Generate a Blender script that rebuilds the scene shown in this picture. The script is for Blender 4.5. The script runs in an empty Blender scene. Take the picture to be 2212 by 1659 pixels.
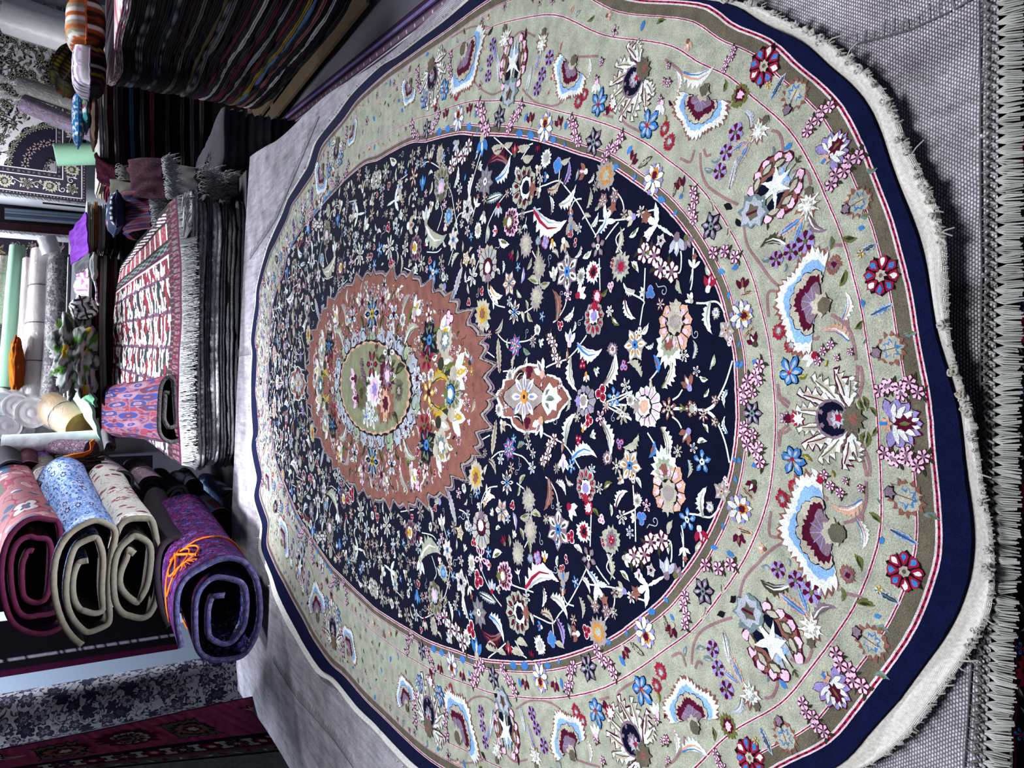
import bpy, math, random
from math import sin, cos, pi, sqrt, atan2, radians, floor, hypot
from mathutils import Vector, Matrix, noise
from mathutils.geometry import delaunay_2d_cdt
S = bpy.context.scene
COL = S.collection
rnd = random.Random(7)
# ------------------------------------------------------------------ camera
F = 1680.0; PITCH = radians(30); CAM = Vector((0, 0, 1.55))
cd = bpy.data.cameras.new('camera'); cam = bpy.data.objects.new('camera', cd); COL.objects.link(cam)
cd.sensor_fit = 'HORIZONTAL'; cd.sensor_width = 36; cd.lens = 36*F/2212; cd.clip_start = .02; cd.clip_end = 60
FW = Vector((0, cos(PITCH), -sin(PITCH))); DN = Vector((0, -sin(PITCH), -cos(PITCH))); RT = Vector((1, 0, 0))
# the photograph was taken with the phone on its side: the picture's right is the room's down
m = Matrix.Identity(4)
for i, v in enumerate((DN, RT, -FW)):
    for j in range(3): m[j][i] = v[j]
m.translation = CAM; cam.matrix_world = m; S.camera = cam
# ------------------------------------------------------------------ light
S.view_settings.view_transform = 'Standard'; S.view_settings.look = 'None'
S.view_settings.gamma = 1; S.view_settings.use_curve_mapping = False; S.view_settings.exposure = 0.0
W = bpy.data.worlds.new('sky'); S.world = W; W.use_nodes = True
W.node_tree.nodes['Background'].inputs[0].default_value = (.62, .72, 1.0, 1)
W.node_tree.nodes['Background'].inputs[1].default_value = .10
def area(name, loc, target, sx, sy, power, col, spread=180):
    l = bpy.data.lights.new(name, 'AREA'); l.shape = 'RECTANGLE'; l.size = sx; l.size_y = sy; l.energy = power; l.color = col; l.spread = radians(spread)
    o = bpy.data.objects.new(name, l); COL.objects.link(o); o.location = loc
    o.rotation_euler = (Vector(target)-Vector(loc)).to_track_quat('-Z', 'Y').to_euler()
    return o
area('ceiling_light_key', (2.75, 6.3, 3.2), (-.3, 2.6, .75), .4, .4, 125, (.90, .94, 1), 120)
area('ceiling_light_front', (-.3, 1.0, 3.2), (-.1, 1.2, .7), .8, .8, 26, (.95, .96, 1), 95)
area('ceiling_light_back', (1.0, 8.3, 3.2), (.9, 9.4, 1.4), 1.4, .4, 110, (.95, .96, 1), 150)
area('fill_light_side', (-1.2, 2.6, 3.2), (-.35, 4.3, .8), .3, .3, 20, (.92, .94, 1), 44)  # added fill, no real fixture: lifts the long stack's front and roll ends
area('fill_light_corner', (-2.1, 4.6, 3.2), (-2.0, 5.2, 1.5), .3, .3, 34, (.80, .88, 1), 110)  # added fill, no real fixture: brightens the face of the white pillar
area('fill_light_middle', (.3, 7.3, 3.2), (.0, 6.6, 1.2), .5, .5, 42, (.95, .95, 1), 120)  # added fill, no real fixture: brightens the shelf of wrapped rolls
area('ceiling_light_left', (-.4, 6.2, 3.2), (-1.2, 4.6, .8), .5, .5, 120, (.80, .88, 1), 130)
# ------------------------------------------------------------------ pixel helpers (frame of the photograph -> the room)
def ray(px, py):
    d = (px-1106)/F; r = (829.5-py)/F
    return FW + DN*d + RT*r
def on(px, py, z):
    v = ray(px, py); t = (z-CAM.z)/v.z
    return CAM + v*t
def at(px, py, Y):
    v = ray(px, py); t = Y/v.y
    return CAM + v*t
# ------------------------------------------------------------------ colour
def lin(h):
    h = h.lstrip('#'); o = []
    for i in (0, 2, 4):
        c = int(h[i:i+2], 16)/255
        o.append(c/12.92 if c <= .04045 else ((c+.055)/1.055)**2.4)
    return tuple(o)+(1.0,)
PAL = dict(W='d2d8d6', M='9b9f90', G='918a88', L='8a80b8', K='4a0d28', R='8f1a35', S='7e524a', B='3a74b6', N='080b22',
           Y='b8962a', O='b87c34', T='66787c', P='dbb6d0', E='5c6134', D='14101a', Z='776473', V='3c3a2c', A='8e9c86', C='a9a496',
           Q='7fa6d6', H='c39a86', F='5c574a', I='9fa6b4', X='2b2f22')
for k in list(PAL): PAL[k] = lin(PAL[k])
def hexes(*a): return [lin(x) for x in a]
# ------------------------------------------------------------------ materials
class NT:
    def __init__(s, name, rough=.85, sheen=0, spec=.25):
        s.m = bpy.data.materials.new(name); s.m.use_nodes = True; s.t = s.m.node_tree
        s.b = s.t.nodes['Principled BSDF']; s.b.inputs['Roughness'].default_value = rough
        s.b.inputs['Specular IOR Level'].default_value = spec
        if sheen: s.b.inputs['Sheen Weight'].default_value = sheen
    def n(s, typ, **kw):
        o = s.t.nodes.new(typ)
        for k, v in kw.items():
            if hasattr(o, k): setattr(o, k, v)
            else: o.inputs[k.replace('_', ' ')].default_value = v
        return o
    def l(s, a, b): s.t.links.new(a, b)
    def math(s, op, a, b=None, c=None):
        o = s.t.nodes.new('ShaderNodeMath'); o.operation = op
        for i, x in enumerate((a, b, c)):
            if x is None: continue
            if isinstance(x, (int, float)): o.inputs[i].default_value = x
            else: s.l(x, o.inputs[i])
        return o.outputs[0]
    def mix(s, f, a, b, bt='MIX'):
        o = s.t.nodes.new('ShaderNodeMix'); o.data_type = 'RGBA'; o.blend_type = bt
        for i, x in ((0, f), (6, a), (7, b)):
            if isinstance(x, (int, float)): o.inputs[i].default_value = x
            elif isinstance(x, tuple): o.inputs[i].default_value = x
            else: s.l(x, o.inputs[i])
        return o.outputs[2]
    def bump(s, h, strength=.5, dist=.002):
        o = s.n('ShaderNodeBump', Strength=strength, Distance=dist); s.l(h, o.inputs['Height']); s.l(o.outputs[0], s.b.inputs['Normal'])
    def base(s, c): s.l(c, s.b.inputs['Base Color'])
def mat_attr(name, nscale=500, amt=.35, bump=.6, dist=.002, rough=.9, sheen=0, spec=.12):
    """pile textile: the colour woven into each face, speckled by the tufts"""
    t = NT(name, rough, sheen, spec)
    a = t.n('ShaderNodeAttribute', attribute_name='Col'); tc = t.n('ShaderNodeTexCoord')
    n1 = t.n('ShaderNodeTexNoise', Scale=nscale, Detail=2.0); t.l(tc.outputs['Object'], n1.inputs['Vector'])
    n2 = t.n('ShaderNodeTexNoise', Scale=nscale*.06, Detail=3.0); t.l(tc.outputs['Object'], n2.inputs['Vector'])
    f = t.math('MULTIPLY_ADD', n1.outputs['Fac'], amt*2.4, 1-amt*1.2)
    g = t.math('MULTIPLY_ADD', n2.outputs['Fac'], amt*1.4, 1-amt*.7)
    f = t.math('MULTIPLY', f, g)
    cc = t.n('ShaderNodeCombineColor')
    for i in range(3): t.l(f, cc.inputs[i])
    t.base(t.mix(1.0, a.outputs['Color'], cc.outputs[0], 'MULTIPLY'))
    t.bump(n1.outputs['Fac'], bump, dist)
    return t.m
def mat_plain(name, col, rough=.7, nscale=40, amt=.2, bump=.2, spec=.3, dist=.003, metal=0):
    t = NT(name, rough, spec=spec); c = lin(col); t.b.inputs['Metallic'].default_value = metal
    tc = t.n('ShaderNodeTexCoord'); n1 = t.n('ShaderNodeTexNoise', Scale=nscale, Detail=4.0); t.l(tc.outputs['Object'], n1.inputs['Vector'])
    d = tuple(x*(1-amt) for x in c[:3])+(1,); e = tuple(min(1, x*(1+amt)) for x in c[:3])+(1,)
    t.base(t.mix(n1.outputs['Fac'], d, e)); t.bump(n1.outputs['Fac'], bump, dist)
    return t.m
def mat_weave(name, cu=.0045, cv=.0032, dark=.28, amt=.75, low=(.62, .56, .62, 1), hi=(.86, .86, .89, 1), hf=.55):
    """flat woven wool: rows of thick stitches, colour from the patch"""
    t = NT(name, .95, spec=.08); a = t.n('ShaderNodeAttribute', attribute_name='Col')
    uv = t.n('ShaderNodeUVMap'); sp = t.n('ShaderNodeSeparateXYZ'); t.l(uv.outputs[0], sp.inputs[0])
    nz = t.n('ShaderNodeTexNoise', Scale=9.0, Detail=2.0); t.l(uv.outputs[0], nz.inputs['Vector'])
    wob = t.math('MULTIPLY', t.math('SUBTRACT', nz.outputs['Fac'], .5), 3.0)
    v = t.math('ADD', t.math('DIVIDE', sp.outputs[1], cv), wob)
    row = t.math('FLOOR', v); off = t.math('MULTIPLY', t.math('MODULO', row, 2.0), .5)
    u = t.math('ADD', t.math('ADD', t.math('DIVIDE', sp.outputs[0], cu), off), wob)
    su = t.math('ABSOLUTE', t.math('SINE', t.math('MULTIPLY', u, pi)))
    sv = t.math('ABSOLUTE', t.math('SINE', t.math('MULTIPLY', v, pi)))
    h = t.math('POWER', t.math('MULTIPLY', su, sv), .7)
    big = t.n('ShaderNodeTexNoise', Scale=7.0, Detail=5.0, Roughness=.7); t.l(uv.outputs[0], big.inputs['Vector'])
    fine = t.n('ShaderNodeTexNoise', Scale=160.0, Detail=2.0); t.l(uv.outputs[0], fine.inputs['Vector'])
    f = t.math('MULTIPLY', t.math('MULTIPLY_ADD', h, 1-dark, dark), t.math('MULTIPLY_ADD', big.outputs['Fac'], amt*2, 1-amt))
    f = t.math('MULTIPLY', f, t.math('MULTIPLY_ADD', fine.outputs['Fac'], 1.0, .6))
    if amt > .3:                                   # worn streaks along the pile direction
        mp = t.n('ShaderNodeMapping'); mp.inputs['Scale'].default_value = (45, 5, 1); t.l(uv.outputs[0], mp.inputs['Vector'])
        st = t.n('ShaderNodeTexNoise', Scale=1.0, Detail=4.0, Roughness=.7); t.l(mp.outputs[0], st.inputs['Vector'])
        f = t.math('MULTIPLY', f, t.math('MULTIPLY_ADD', st.outputs['Fac'], 1.6, .25))
    cc = t.n('ShaderNodeCombineColor')
    for i in range(3): t.l(f, cc.inputs[i])
    yarn = t.mix(t.math('MULTIPLY', h, hf), t.mix(1.0, a.outputs['Color'], low, 'MULTIPLY'), hi)
    t.base(t.mix(1.0, yarn, cc.outputs[0], 'MULTIPLY')); t.bump(h, .7, .002)
    return t.m
def mat_floral(name, ground, flow, vine, scale=14, rough=.9, petals=6, size=.33, stretch=(1, 1), dens=.02, line=None):
    """oriental all-over design: blossoms, centres, tendrils and small leaves worked into the pile"""
    t = NT(name, rough, spec=.08); uv = t.n('ShaderNodeUVMap')
    mp = t.n('ShaderNodeMapping'); mp.inputs['Scale'].default_value = (scale*stretch[0], scale*stretch[1], 1); t.l(uv.outputs[0], mp.inputs['Vector'])
    nz = t.n('ShaderNodeTexNoise', Scale=1.3, Detail=2.0); t.l(mp.outputs[0], nz.inputs['Vector'])
    wob = t.n('ShaderNodeVectorMath', operation='MULTIPLY_ADD'); wob.inputs[1].default_value = (.5, .5, 0)
    t.l(nz.outputs['Color'], wob.inputs[0]); t.l(mp.outputs[0], wob.inputs[2])
    vo = t.n('ShaderNodeTexVoronoi', voronoi_dimensions='2D', Scale=1.0, Randomness=.75); t.l(wob.outputs[0], vo.inputs['Vector'])
    df = t.n('ShaderNodeVectorMath', operation='SUBTRACT'); t.l(wob.outputs[0], df.inputs[0]); t.l(vo.outputs['Position'], df.inputs[1])
    sp = t.n('ShaderNodeSeparateXYZ'); t.l(df.outputs[0], sp.inputs[0])
    ang = t.math('ARCTAN2', sp.outputs[1], sp.outputs[0])
    pet = t.math('ABSOLUTE', t.math('SINE', t.math('MULTIPLY', ang, petals/2)))
    rs = t.n('ShaderNodeSeparateColor'); t.l(vo.outputs['Color'], rs.inputs[0])
    rr = t.math('MULTIPLY', t.math('MULTIPLY_ADD', pet, .45, .55), t.math('MULTIPLY_ADD', rs.outputs[1], .3, .85))
    d = t.math('DIVIDE', vo.outputs['Distance'], t.math('MULTIPLY', rr, size))
    cr = t.n('ShaderNodeValToRGB'); cr.color_ramp.interpolation = 'CONSTANT'
    el = cr.color_ramp.elements
    while len(el) < len(flow): el.new(.5)
    for i, c in enumerate(flow): el[i].position = i/len(flow); el[i].color = lin(c)
    t.l(rs.outputs[0], cr.inputs[0])
    cr2 = t.n('ShaderNodeValToRGB'); cr2.color_ramp.interpolation = 'CONSTANT'; el = cr2.color_ramp.elements
    while len(el) < len(flow): el.new(.5)
    for i, c in enumerate(flow): el[i].position = i/len(flow); el[i].color = lin(flow[(i+1) % len(flow)])
    t.l(rs.outputs[0], cr2.inputs[0])
    v2 = t.n('ShaderNodeTexVoronoi', voronoi_dimensions='2D', Scale=2.3, Randomness=1.0); t.l(wob.outputs[0], v2.inputs['Vector'])
    n3 = t.n('ShaderNodeTexNoise', Scale=1.7, Detail=1.5, Distortion=1.2); t.l(mp.outputs[0], n3.inputs['Vector'])
    vl = t.math('LESS_THAN', t.math('ABSOLUTE', t.math('SUBTRACT', n3.outputs['Fac'], .5)), dens)
    g = t.mix(vl, lin(ground), lin(vine))
    g = t.mix(t.math('LESS_THAN', v2.outputs['Distance'], .2), g, cr2.outputs[0])
    g = t.mix(t.math('LESS_THAN', d, 1.22), g, lin(line or vine))
    g = t.mix(t.math('LESS_THAN', d, 1.0), g, cr.outputs[0])
    g = t.mix(t.math('LESS_THAN', d, .5), g, cr2.outputs[0])
    g = t.mix(t.math('LESS_THAN', d, .22), g, lin(vine))
    f1 = t.n('ShaderNodeTexNoise', Scale=scale*30.0, Detail=1.0); t.l(uv.outputs[0], f1.inputs['Vector'])
    ff = t.math('MULTIPLY_ADD', f1.outputs['Fac'], .8, .6); cc = t.n('ShaderNodeCombineColor')
    for i in range(3): t.l(ff, cc.inputs[i])
    t.base(t.mix(1.0, g, cc.outputs[0], 'MULTIPLY')); t.bump(f1.outputs['Fac'], .5, .002)
    return t.m
def mat_plastic(name='clear_plastic'):
    t = NT(name, .12, spec=.8); t.b.inputs['Base Color'].default_value = (.85, .87, .9, 1); t.b.inputs['Alpha'].default_value = .17
    tc = t.n('ShaderNodeTexCoord'); n1 = t.n('ShaderNodeTexNoise', Scale=26, Detail=3.0, Distortion=1.5); t.l(tc.outputs['Object'], n1.inputs['Vector'])
    t.bump(n1.outputs['Fac'], 1.0, .02)
    return t.m
PILE = mat_attr('wool_pile', 650, .72, .5, .002, spec=.04)
TEX = mat_attr('woven_textile', 260, .4, .6, .003)
FUZZ = mat_attr('shaggy_edge', 120, .5, 1.0, .008)
YARN = mat_attr('cotton_yarn', 900, .15, .4, .001)
WEAVE = mat_weave('flat_weave_wool')
EDGEW = mat_weave('kilim_edge_weave', .0035, .0016, .72, .12, (1, 1, 1, 1), (1, 1, .98, 1), .5)
PLAST = mat_plastic()
# ------------------------------------------------------------------ mesh builder
class MB:
    def __init__(s): s.v = []; s.f = []; s.c = []; s.uv = []; s.mi = []; s.sm = []
    def vert(s, p, c=(1, 1, 1, 1), uv=(0, 0)):
        s.v.append(tuple(p)); s.c.append(c); s.uv.append(uv); return len(s.v)-1
    def face(s, idx, mi=0, sm=True): s.f.append(tuple(idx)); s.mi.append(mi); s.sm.append(sm)
    def build(s, name, mats, parent=None):
        me = bpy.data.meshes.new(name); me.from_pydata(s.v, [], s.f)
        a = me.color_attributes.new('Col', 'FLOAT_COLOR', 'POINT')
        a.data.foreach_set('color', [x for c in s.c for x in c])
        ul = me.uv_layers.new(name='UVMap'); fl = []
        vi = [0]*len(me.loops); me.loops.foreach_get('vertex_index', vi)
        for i in vi: fl.extend(s.uv[i])
        ul.data.foreach_set('uv', fl)
        if not isinstance(mats, (list, tuple)): mats = [mats]
        for mt in mats: me.materials.append(mt)
        me.polygons.foreach_set('material_index', s.mi); me.polygons.foreach_set('use_smooth', s.sm)
        me.update(); o = bpy.data.objects.new(name, me); COL.objects.link(o)
        if parent is not None: o.parent = parent; o.matrix_parent_inverse = Matrix.Translation(-Vector(parent.location))
        return o
    def grid(s, nu, nv, fn, mi=0, wrapu=False, flip=False):
        """fn(i,j)->(p,c,uv)"""
        base = len(s.v)
        for i in range(nu):
            for j in range(nv):
                p, c, uv = fn(i, j); s.vert(p, c, uv)
        for i in range(nu if wrapu else nu-1):
            for j in range(nv-1):
                a = base+i*nv+j; b = base+((i+1) % nu)*nv+j
                q = (a, b, b+1, a+1)
                s.face(q[::-1] if flip else q, mi)
        return base
    def box(s, p0, p1, c=(1, 1, 1, 1), mi=0):
        x0, y0, z0 = p0; x1, y1, z1 = p1
        b = [s.vert((x, y, z), c, (x+z, y+z)) for z in (z0, z1) for y in (y0, y1) for x in (x0, x1)]
        for q in ((0, 2, 3, 1), (4, 5, 7, 6), (0, 1, 5, 4), (2, 6, 7, 3), (0, 4, 6, 2), (1, 3, 7, 5)): s.face([b[k] for k in q], mi, False)
    def tube(s, pts, r, c, n=5, r1=None, cap=False):
        pts = [Vector(p) for p in pts]; base = len(s.v); N = len(pts); up = Vector((.13, .27, .95))
        for k, p in enumerate(pts):
            t = (pts[min(k+1, N-1)]-pts[max(k-1, 0)])
            t = t.normalized() if t.length > 1e-9 else Vector((0, 0, 1))
            a = t.cross(up); a = a.normalized() if a.length > 1e-3 else Vector((1, 0, 0)); b = t.cross(a)
            rr = r if r1 is None else r+(r1-r)*k/(N-1)
            for q in range(n):
                th = 2*pi*q/n; s.vert(p+a*(rr*cos(th))+b*(rr*sin(th)), c, (q/n, k*.01))
        for k in range(N-1):
            for q in range(n):
                a0 = base+k*n+q; a1 = base+k*n+(q+1) % n; s.face((a0, a1, a1+n, a0+n))
        if cap:
            s.face([base+q for q in range(n)][::-1]); s.face([base+(N-1)*n+q for q in range(n)])
def tag(o, label, cat, group=None):
    o['label'] = label; o['category'] = cat
    if group: o['group'] = group
    return o
def empty(name, loc, label, cat, group=None):
    o = bpy.data.objects.new(name, None); COL.objects.link(o); o.location = loc; o.empty_display_size = .1
    return tag(o, label, cat, group)
def struct(o): o['kind'] = 'structure'; return o
def nz(x, y, z=0.0): return noise.noise(Vector((x, y, z)))
def mixc(a, b, t): return tuple(a[i]*(1-t)+b[i]*t for i in range(4))
# ------------------------------------------------------------------ pattern drawing (each figure is a patch of dyed pile, a hair above the ground)
def inpoly(x, y, P):
    r = False; n = len(P); j = n-1
    for i in range(n):
        xi, yi = P[i]; xj, yj = P[j]
        if (yi > y) != (yj > y) and x < (xj-xi)*(y-yi)/(yj-yi)+xi: r = not r
        j = i
    return r
class Pat:
    """draws figures on a textile; fmap(u,v,h) puts a point of the textile in the room"""
    STEP = .00022; rag = 0
    def __init__(s, mb, fmap, grid=.016): s.mb = mb; s.fm = fmap; s.g = grid; s.lay = 1
    def poly(s, P, col, lay=1, clip=None):
        if isinstance(col, str): col = PAL[col]
        if clip and not all(clip(p) for p in P): return
        h = lay*s.STEP
        xs = [p[0] for p in P]; ys = [p[1] for p in P]; g = s.g
        ext = max(max(xs)-min(xs), max(ys)-min(ys))
        if s.rag and ext > .008:                       # the edge of a knotted figure steps from knot to knot
            Q = []; st = .0028 if ext < .06 else .004
            for i in range(len(P)):
                a = P[i]; b = P[(i+1) % len(P)]; k = max(1, int(hypot(b[0]-a[0], b[1]-a[1])/st))
                for q in range(k):
                    x = a[0]+(b[0]-a[0])*q/k; y = a[1]+(b[1]-a[1])*q/k
                    Q.append((x+s.rag*nz(x*310, y*310, 1), y+s.rag*nz(x*310, y*310, 9)))
            P = Q
        if max(max(xs)-min(xs), max(ys)-min(ys)) < g*2.2:
            b = [s.mb.vert(s.fm(x, y, h), col, (x, y)) for x, y in P]; s.mb.face(b); return
        Q = []
        for i in range(len(P)):
            a = P[i]; b = P[(i+1) % len(P)]; k = max(1, int(hypot(b[0]-a[0], b[1]-a[1])/g))
            for q in range(k): Q.append((a[0]+(b[0]-a[0])*q/k, a[1]+(b[1]-a[1])*q/k))
        n = len(Q); pts = [Vector(q) for q in Q]
        x = min(xs)+g*.5
        while x < max(xs):
            y = min(ys)+g*.5
            while y < max(ys):
                if inpoly(x, y, Q): pts.append(Vector((x, y)))
                y += g
            x += g
        r = delaunay_2d_cdt(pts, [], [list(range(n))], 1, 1e-6)
        b = [s.mb.vert(s.fm(p[0], p[1], h), col, (p[0], p[1])) for p in r[0]]
        for f in r[2]: s.mb.face([b[k] for k in f])
    def line(s, P, w, col, lay=1, w1=None):
        """ribbon along a polyline"""
        if isinstance(col, str): col = PAL[col]
        n = len(P); L = []; R = []
        for i in range(n):
            a = P[max(i-1, 0)]; b = P[min(i+1, n-1)]; dx, dy = b[0]-a[0], b[1]-a[1]; l = hypot(dx, dy) or 1
            ww = (w if w1 is None else w+(w1-w)*i/(n-1))/2; nx, ny = -dy/l*ww, dx/l*ww
            L.append((P[i][0]+nx, P[i][1]+ny)); R.append((P[i][0]-nx, P[i][1]-ny))
        h = lay*s.STEP
        a = [s.mb.vert(s.fm(x, y, h), col, (x, y)) for x, y in L]; b = [s.mb.vert(s.fm(x, y, h), col, (x, y)) for x, y in R]
        for i in range(n-1): s.mb.face((a[i], b[i], b[i+1], a[i+1]))
class Loc:
    """local frame: unit = size, +x along the axis"""
    def __init__(s, pat, cx, cy, ang, size, flip=False, lay=3, asp=1.0):
        s.p = pat; s.cx = cx; s.cy = cy; s.c = cos(ang)*size; s.s = sin(ang)*size; s.f = (-1 if flip else 1)*asp; s.lay = lay
        s.r = random.Random(int(abs(cx*7919+cy*104729)*1000) % 99991)
    def w(s, q): x, y = q[0], q[1]*s.f; return (s.cx+x*s.c-y*s.s, s.cy+x*s.s+y*s.c)
    def poly(s, P, col, lay=0): s.p.poly([s.w(q) for q in P], col, s.lay+lay)
    def line(s, P, w, col, lay=0, w1=None):
        k = hypot(s.c, s.s); s.p.line([s.w(q) for q in P], w*k, col, s.lay+lay, None if w1 is None else w1*k)
    # --- small shapes
    def lens(s, x0, y0, x1, y1, w, col, lay=0, n=4, skew=.5, bend=0):
        dx, dy = x1-x0, y1-y0; l = hypot(dx, dy) or 1; nx, ny = -dy/l, dx/l; A = []; B = []
        for i in range(n+1):
            t = i/n; k = sin(pi*t**(math.log(.5)/math.log(max(.05, min(.95, skew)))))*w/2; o = bend*sin(pi*t)*l
            A.append((x0+dx*t+nx*(k+o), y0+dy*t+ny*(k+o))); B.append((x0+dx*t+nx*(-k+o), y0+dy*t+ny*(-k+o)))
        s.poly(A+B[-2:0:-1], col, lay)
    def disc(s, x, y, r, col, lay=0, n=8, jag=0, rx=1.0):
        P = []
        for i in range(n):
            k = r*(1+(jag*(s.r.random()-.3) if jag else 0)); P.append((x+k*rx*cos(2*pi*i/n), y+k*sin(2*pi*i/n)))
        s.poly(P, col, lay)
    def star(s, x, y, ro, ri, n, col, lay=0, ph=0, rx=1.0, jag=0.):
        P = []
        for i in range(2*n):
            k = (ro if i % 2 == 0 else ri)*(1+jag*(s.r.random()-.5)); a = ph+pi*i/n; P.append((x+k*rx*cos(a), y+k*sin(a)))
        s.poly(P, col, lay)
def m_fl(L, c, n):       # petals, mark, centre, (outline)
    n = n or 6
    if len(c) > 3: L.star(0, 0, 1.12, .72, n, c[3], 0)
    if len(c) > 4: L.star(0, 0, 1.05, .75, n, c[4], 0, pi/n)
    for i in range(n):
        a = 2*pi*i/n; L.lens(.1*cos(a), .1*sin(a), cos(a), sin(a), 1.9/n*1.25, c[0], 1, 5, .62)
        L.lens(.3*cos(a), .3*sin(a), .78*cos(a), .78*sin(a), .55*1.9/n, c[1], 2, 3)
    L.disc(0, 0, .27, c[2], 3); L.disc(0, 0, .1, 'D', 4, 6)
def m_rg(L, c, n):       # ragged bloom
    c = c if len(c) > 2 else c+'C'
    L.star(0, 0, 1.0, .78, 15, c[0], 0, rx=1.15, jag=.25); L.star(.05, 0, .68, .5, 10, c[1], 1, jag=.3)
    L.star(.1, 0, .4, .28, 7, c[2], 2, jag=.3)
    if len(c) > 3: L.lens(-.5, 0, .5, 0, .22, c[3], 3)
def m_pl(L, c, n):       # palmette: petals, marks, core rim, core, base
    c = c+'CWZG'[len(c)-4:] if len(c) < 4 else c
    n = n or 9
    for i in range(n):
        a = radians(-140+280*i/(n-1)); q = (1 if abs(a) < 1 else .88)
        L.lens(.15*cos(a), .15*sin(a), q*cos(a), q*sin(a), .62, c[0], 0, 5, .62)
        L.line([(.35*cos(a+.26), .35*sin(a+.26)), (q*.9*cos(a+.2), q*.9*sin(a+.2))], .035, 'D', 1)
        L.lens(.42*cos(a), .42*sin(a), q*.84*cos(a), q*.84*sin(a), .2, c[1], 2, 3)
    L.disc(-.12, 0, .5, 'D', 2, 14); L.star(-.12, 0, .47, .38, 9, c[2], 3, jag=.2); L.disc(-.12, 0, .27, c[3], 4, 9, .2)
    L.star(-.62, 0, .34, .2, 6, c[4] if len(c) > 4 else c[1], 4, jag=.3)
def m_lf(L, c, n):       # serrated curved leaf
    P = []; Q = []; k = 7
    for i in range(k+1):
        t = i/k; x = -1+2*t; y = .38*sin(pi*t)-.2; w = .34*sin(pi*min(1, t*1.05))**.8
        P.append((x-.08, y+w+.1)); P.append((x+.1, y+w*.72)); Q.append((x, y-w*.8))
    P[0] = (-1, -.2); P[-1] = (1.05, -.28)
    L.poly(P+Q[-2:0:-1], c[0], 0)
    if len(c) > 1: L.line([(-.9, -.15), (-.4, .1), (.1, .2), (.6, .05)], .16, c[1], 1, .03)
    if len(c) > 2: L.line([(-.9, -.22), (-.4, -.05), (.1, .02), (.7, -.12)], .09, c[2], 2, .02)
def m_ls(L, c, n):
    L.lens(-1, 0, 1, 0, .75, c[0], 0, 5, .45, .12)
    if len(c) > 1: L.lens(-.6, .06, .6, .06, .3, c[1], 1, 4)
def m_bd(L, c, n):       # bud: cup, petals, heart
    for a in (-38, 0, 38):
        a = radians(a); L.lens(-.5, 0, -.5+1.5*cos(a), 1.3*sin(a), .55, c[0], 0, 5, .6)
    L.lens(-.2, 0, .7, 0, .3, c[1], 1); L.disc(-.4, 0, .34, c[2] if len(c) > 2 else c[1], 2, 8, .15)
def m_cl(L, c, n):       # row of small blossoms
    n = n or 3
    for i in range(n):
        x = -.7+1.4*i/(n-1); y = .08*(-1)**i
        for sg in (-1, 1): L.lens(x+.2, y, x+.38, y+sg*.36, .14, 'X', 0, 3)
        L.star(x, y, .36, .24, 6, 'K', 1, i)
        for k in range(6):
            a = pi*k/3+i; L.lens(x+.07*cos(a), y+.07*sin(a), x+.31*cos(a), y+.31*sin(a), .17, c[0], 2, 3, .65)
        L.disc(x, y, .1, 'Z', 3, 6)
def m_bs(L, c, n):       # blue six pointed bloom
    for k, (a, r) in enumerate(((0, 1.1), (48, .95), (105, .8), (165, .75), (225, .75), (300, .95))):
        a = radians(a); L.lens(0, 0, .45*cos(a+.5), .45*sin(a+.5), .3, 'S', 0, 3); w = .46
        L.lens(0, 0, r*1.06*cos(a), r*1.06*sin(a), w+.1, 'N', 1, 5, .62); L.lens(0, 0, r*cos(a), r*sin(a), w, 'B', 2, 5, .62)
        L.lens(.1*cos(a), .1*sin(a), r*.8*cos(a+.1), r*.8*sin(a+.1), .2, 'I', 3, 4, .6)
    L.disc(0, 0, .14, 'R', 4, 6); L.lens(0, 0, .4, .05, .1, 'O', 4)
def m_fp(L, c, n):       # fan palmette opening along +x
    def fan(x0, r, amp, k, col, lay, a0=100, fl=0):
        P = [(x0-.1, -.2), (x0-.1, .2)][::-1]; N = k*2
        for i in range(N+1):
            a = radians(-a0+2*a0*i/N); rr = r*(1+(amp*L.r.uniform(.4, 1.5) if i % 2 else 0))*(1+.09*cos(5*a))
            P.append((x0+rr*cos(a), rr*1.12*sin(a)))
        L.poly(P, col, lay)
    fan(-.35, 1.27, .09, 26, 'S', 0); fan(-.35, 1.18, .12, 26, 'W', 1); fan(-.35, .98, .05, 18, 'Q', 2); 
    for i in range(7):
        a = radians(-84+28*i); L.disc(-.35+.62*cos(a), .7*sin(a), .25, 'D', 3, 9); L.disc(-.35+.62*cos(a), .7*sin(a), .225, 'C', 4, 9)
    fan(-.4, .62, .14, 15, 'K', 5, 95); fan(-.5, .5, .02, 8, 'Z', 6, 80)
    for i in range(5):
        a = radians(-60+30*i); L.line([(-.4+.1*cos(a), .1*sin(a)), (-.45+.5*cos(a), .5*sin(a))], .03, 'L', 7)
    L.star(-.62, 0, .36, .26, 7, 'C', 7, jag=.3); L.disc(-.75, 0, .24, 'F', 8, 7, .3)
def sub(L, x, y, ang, size, flip=False, lay=0):
    cx, cy = L.w((x, y)); k = hypot(L.c, L.s); a = atan2(L.s, L.c)
    return Loc(L.p, cx, cy, a+ang*(1 if L.f > 0 else -1), k*size, flip != (L.f < 0), L.lay+lay)
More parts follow.
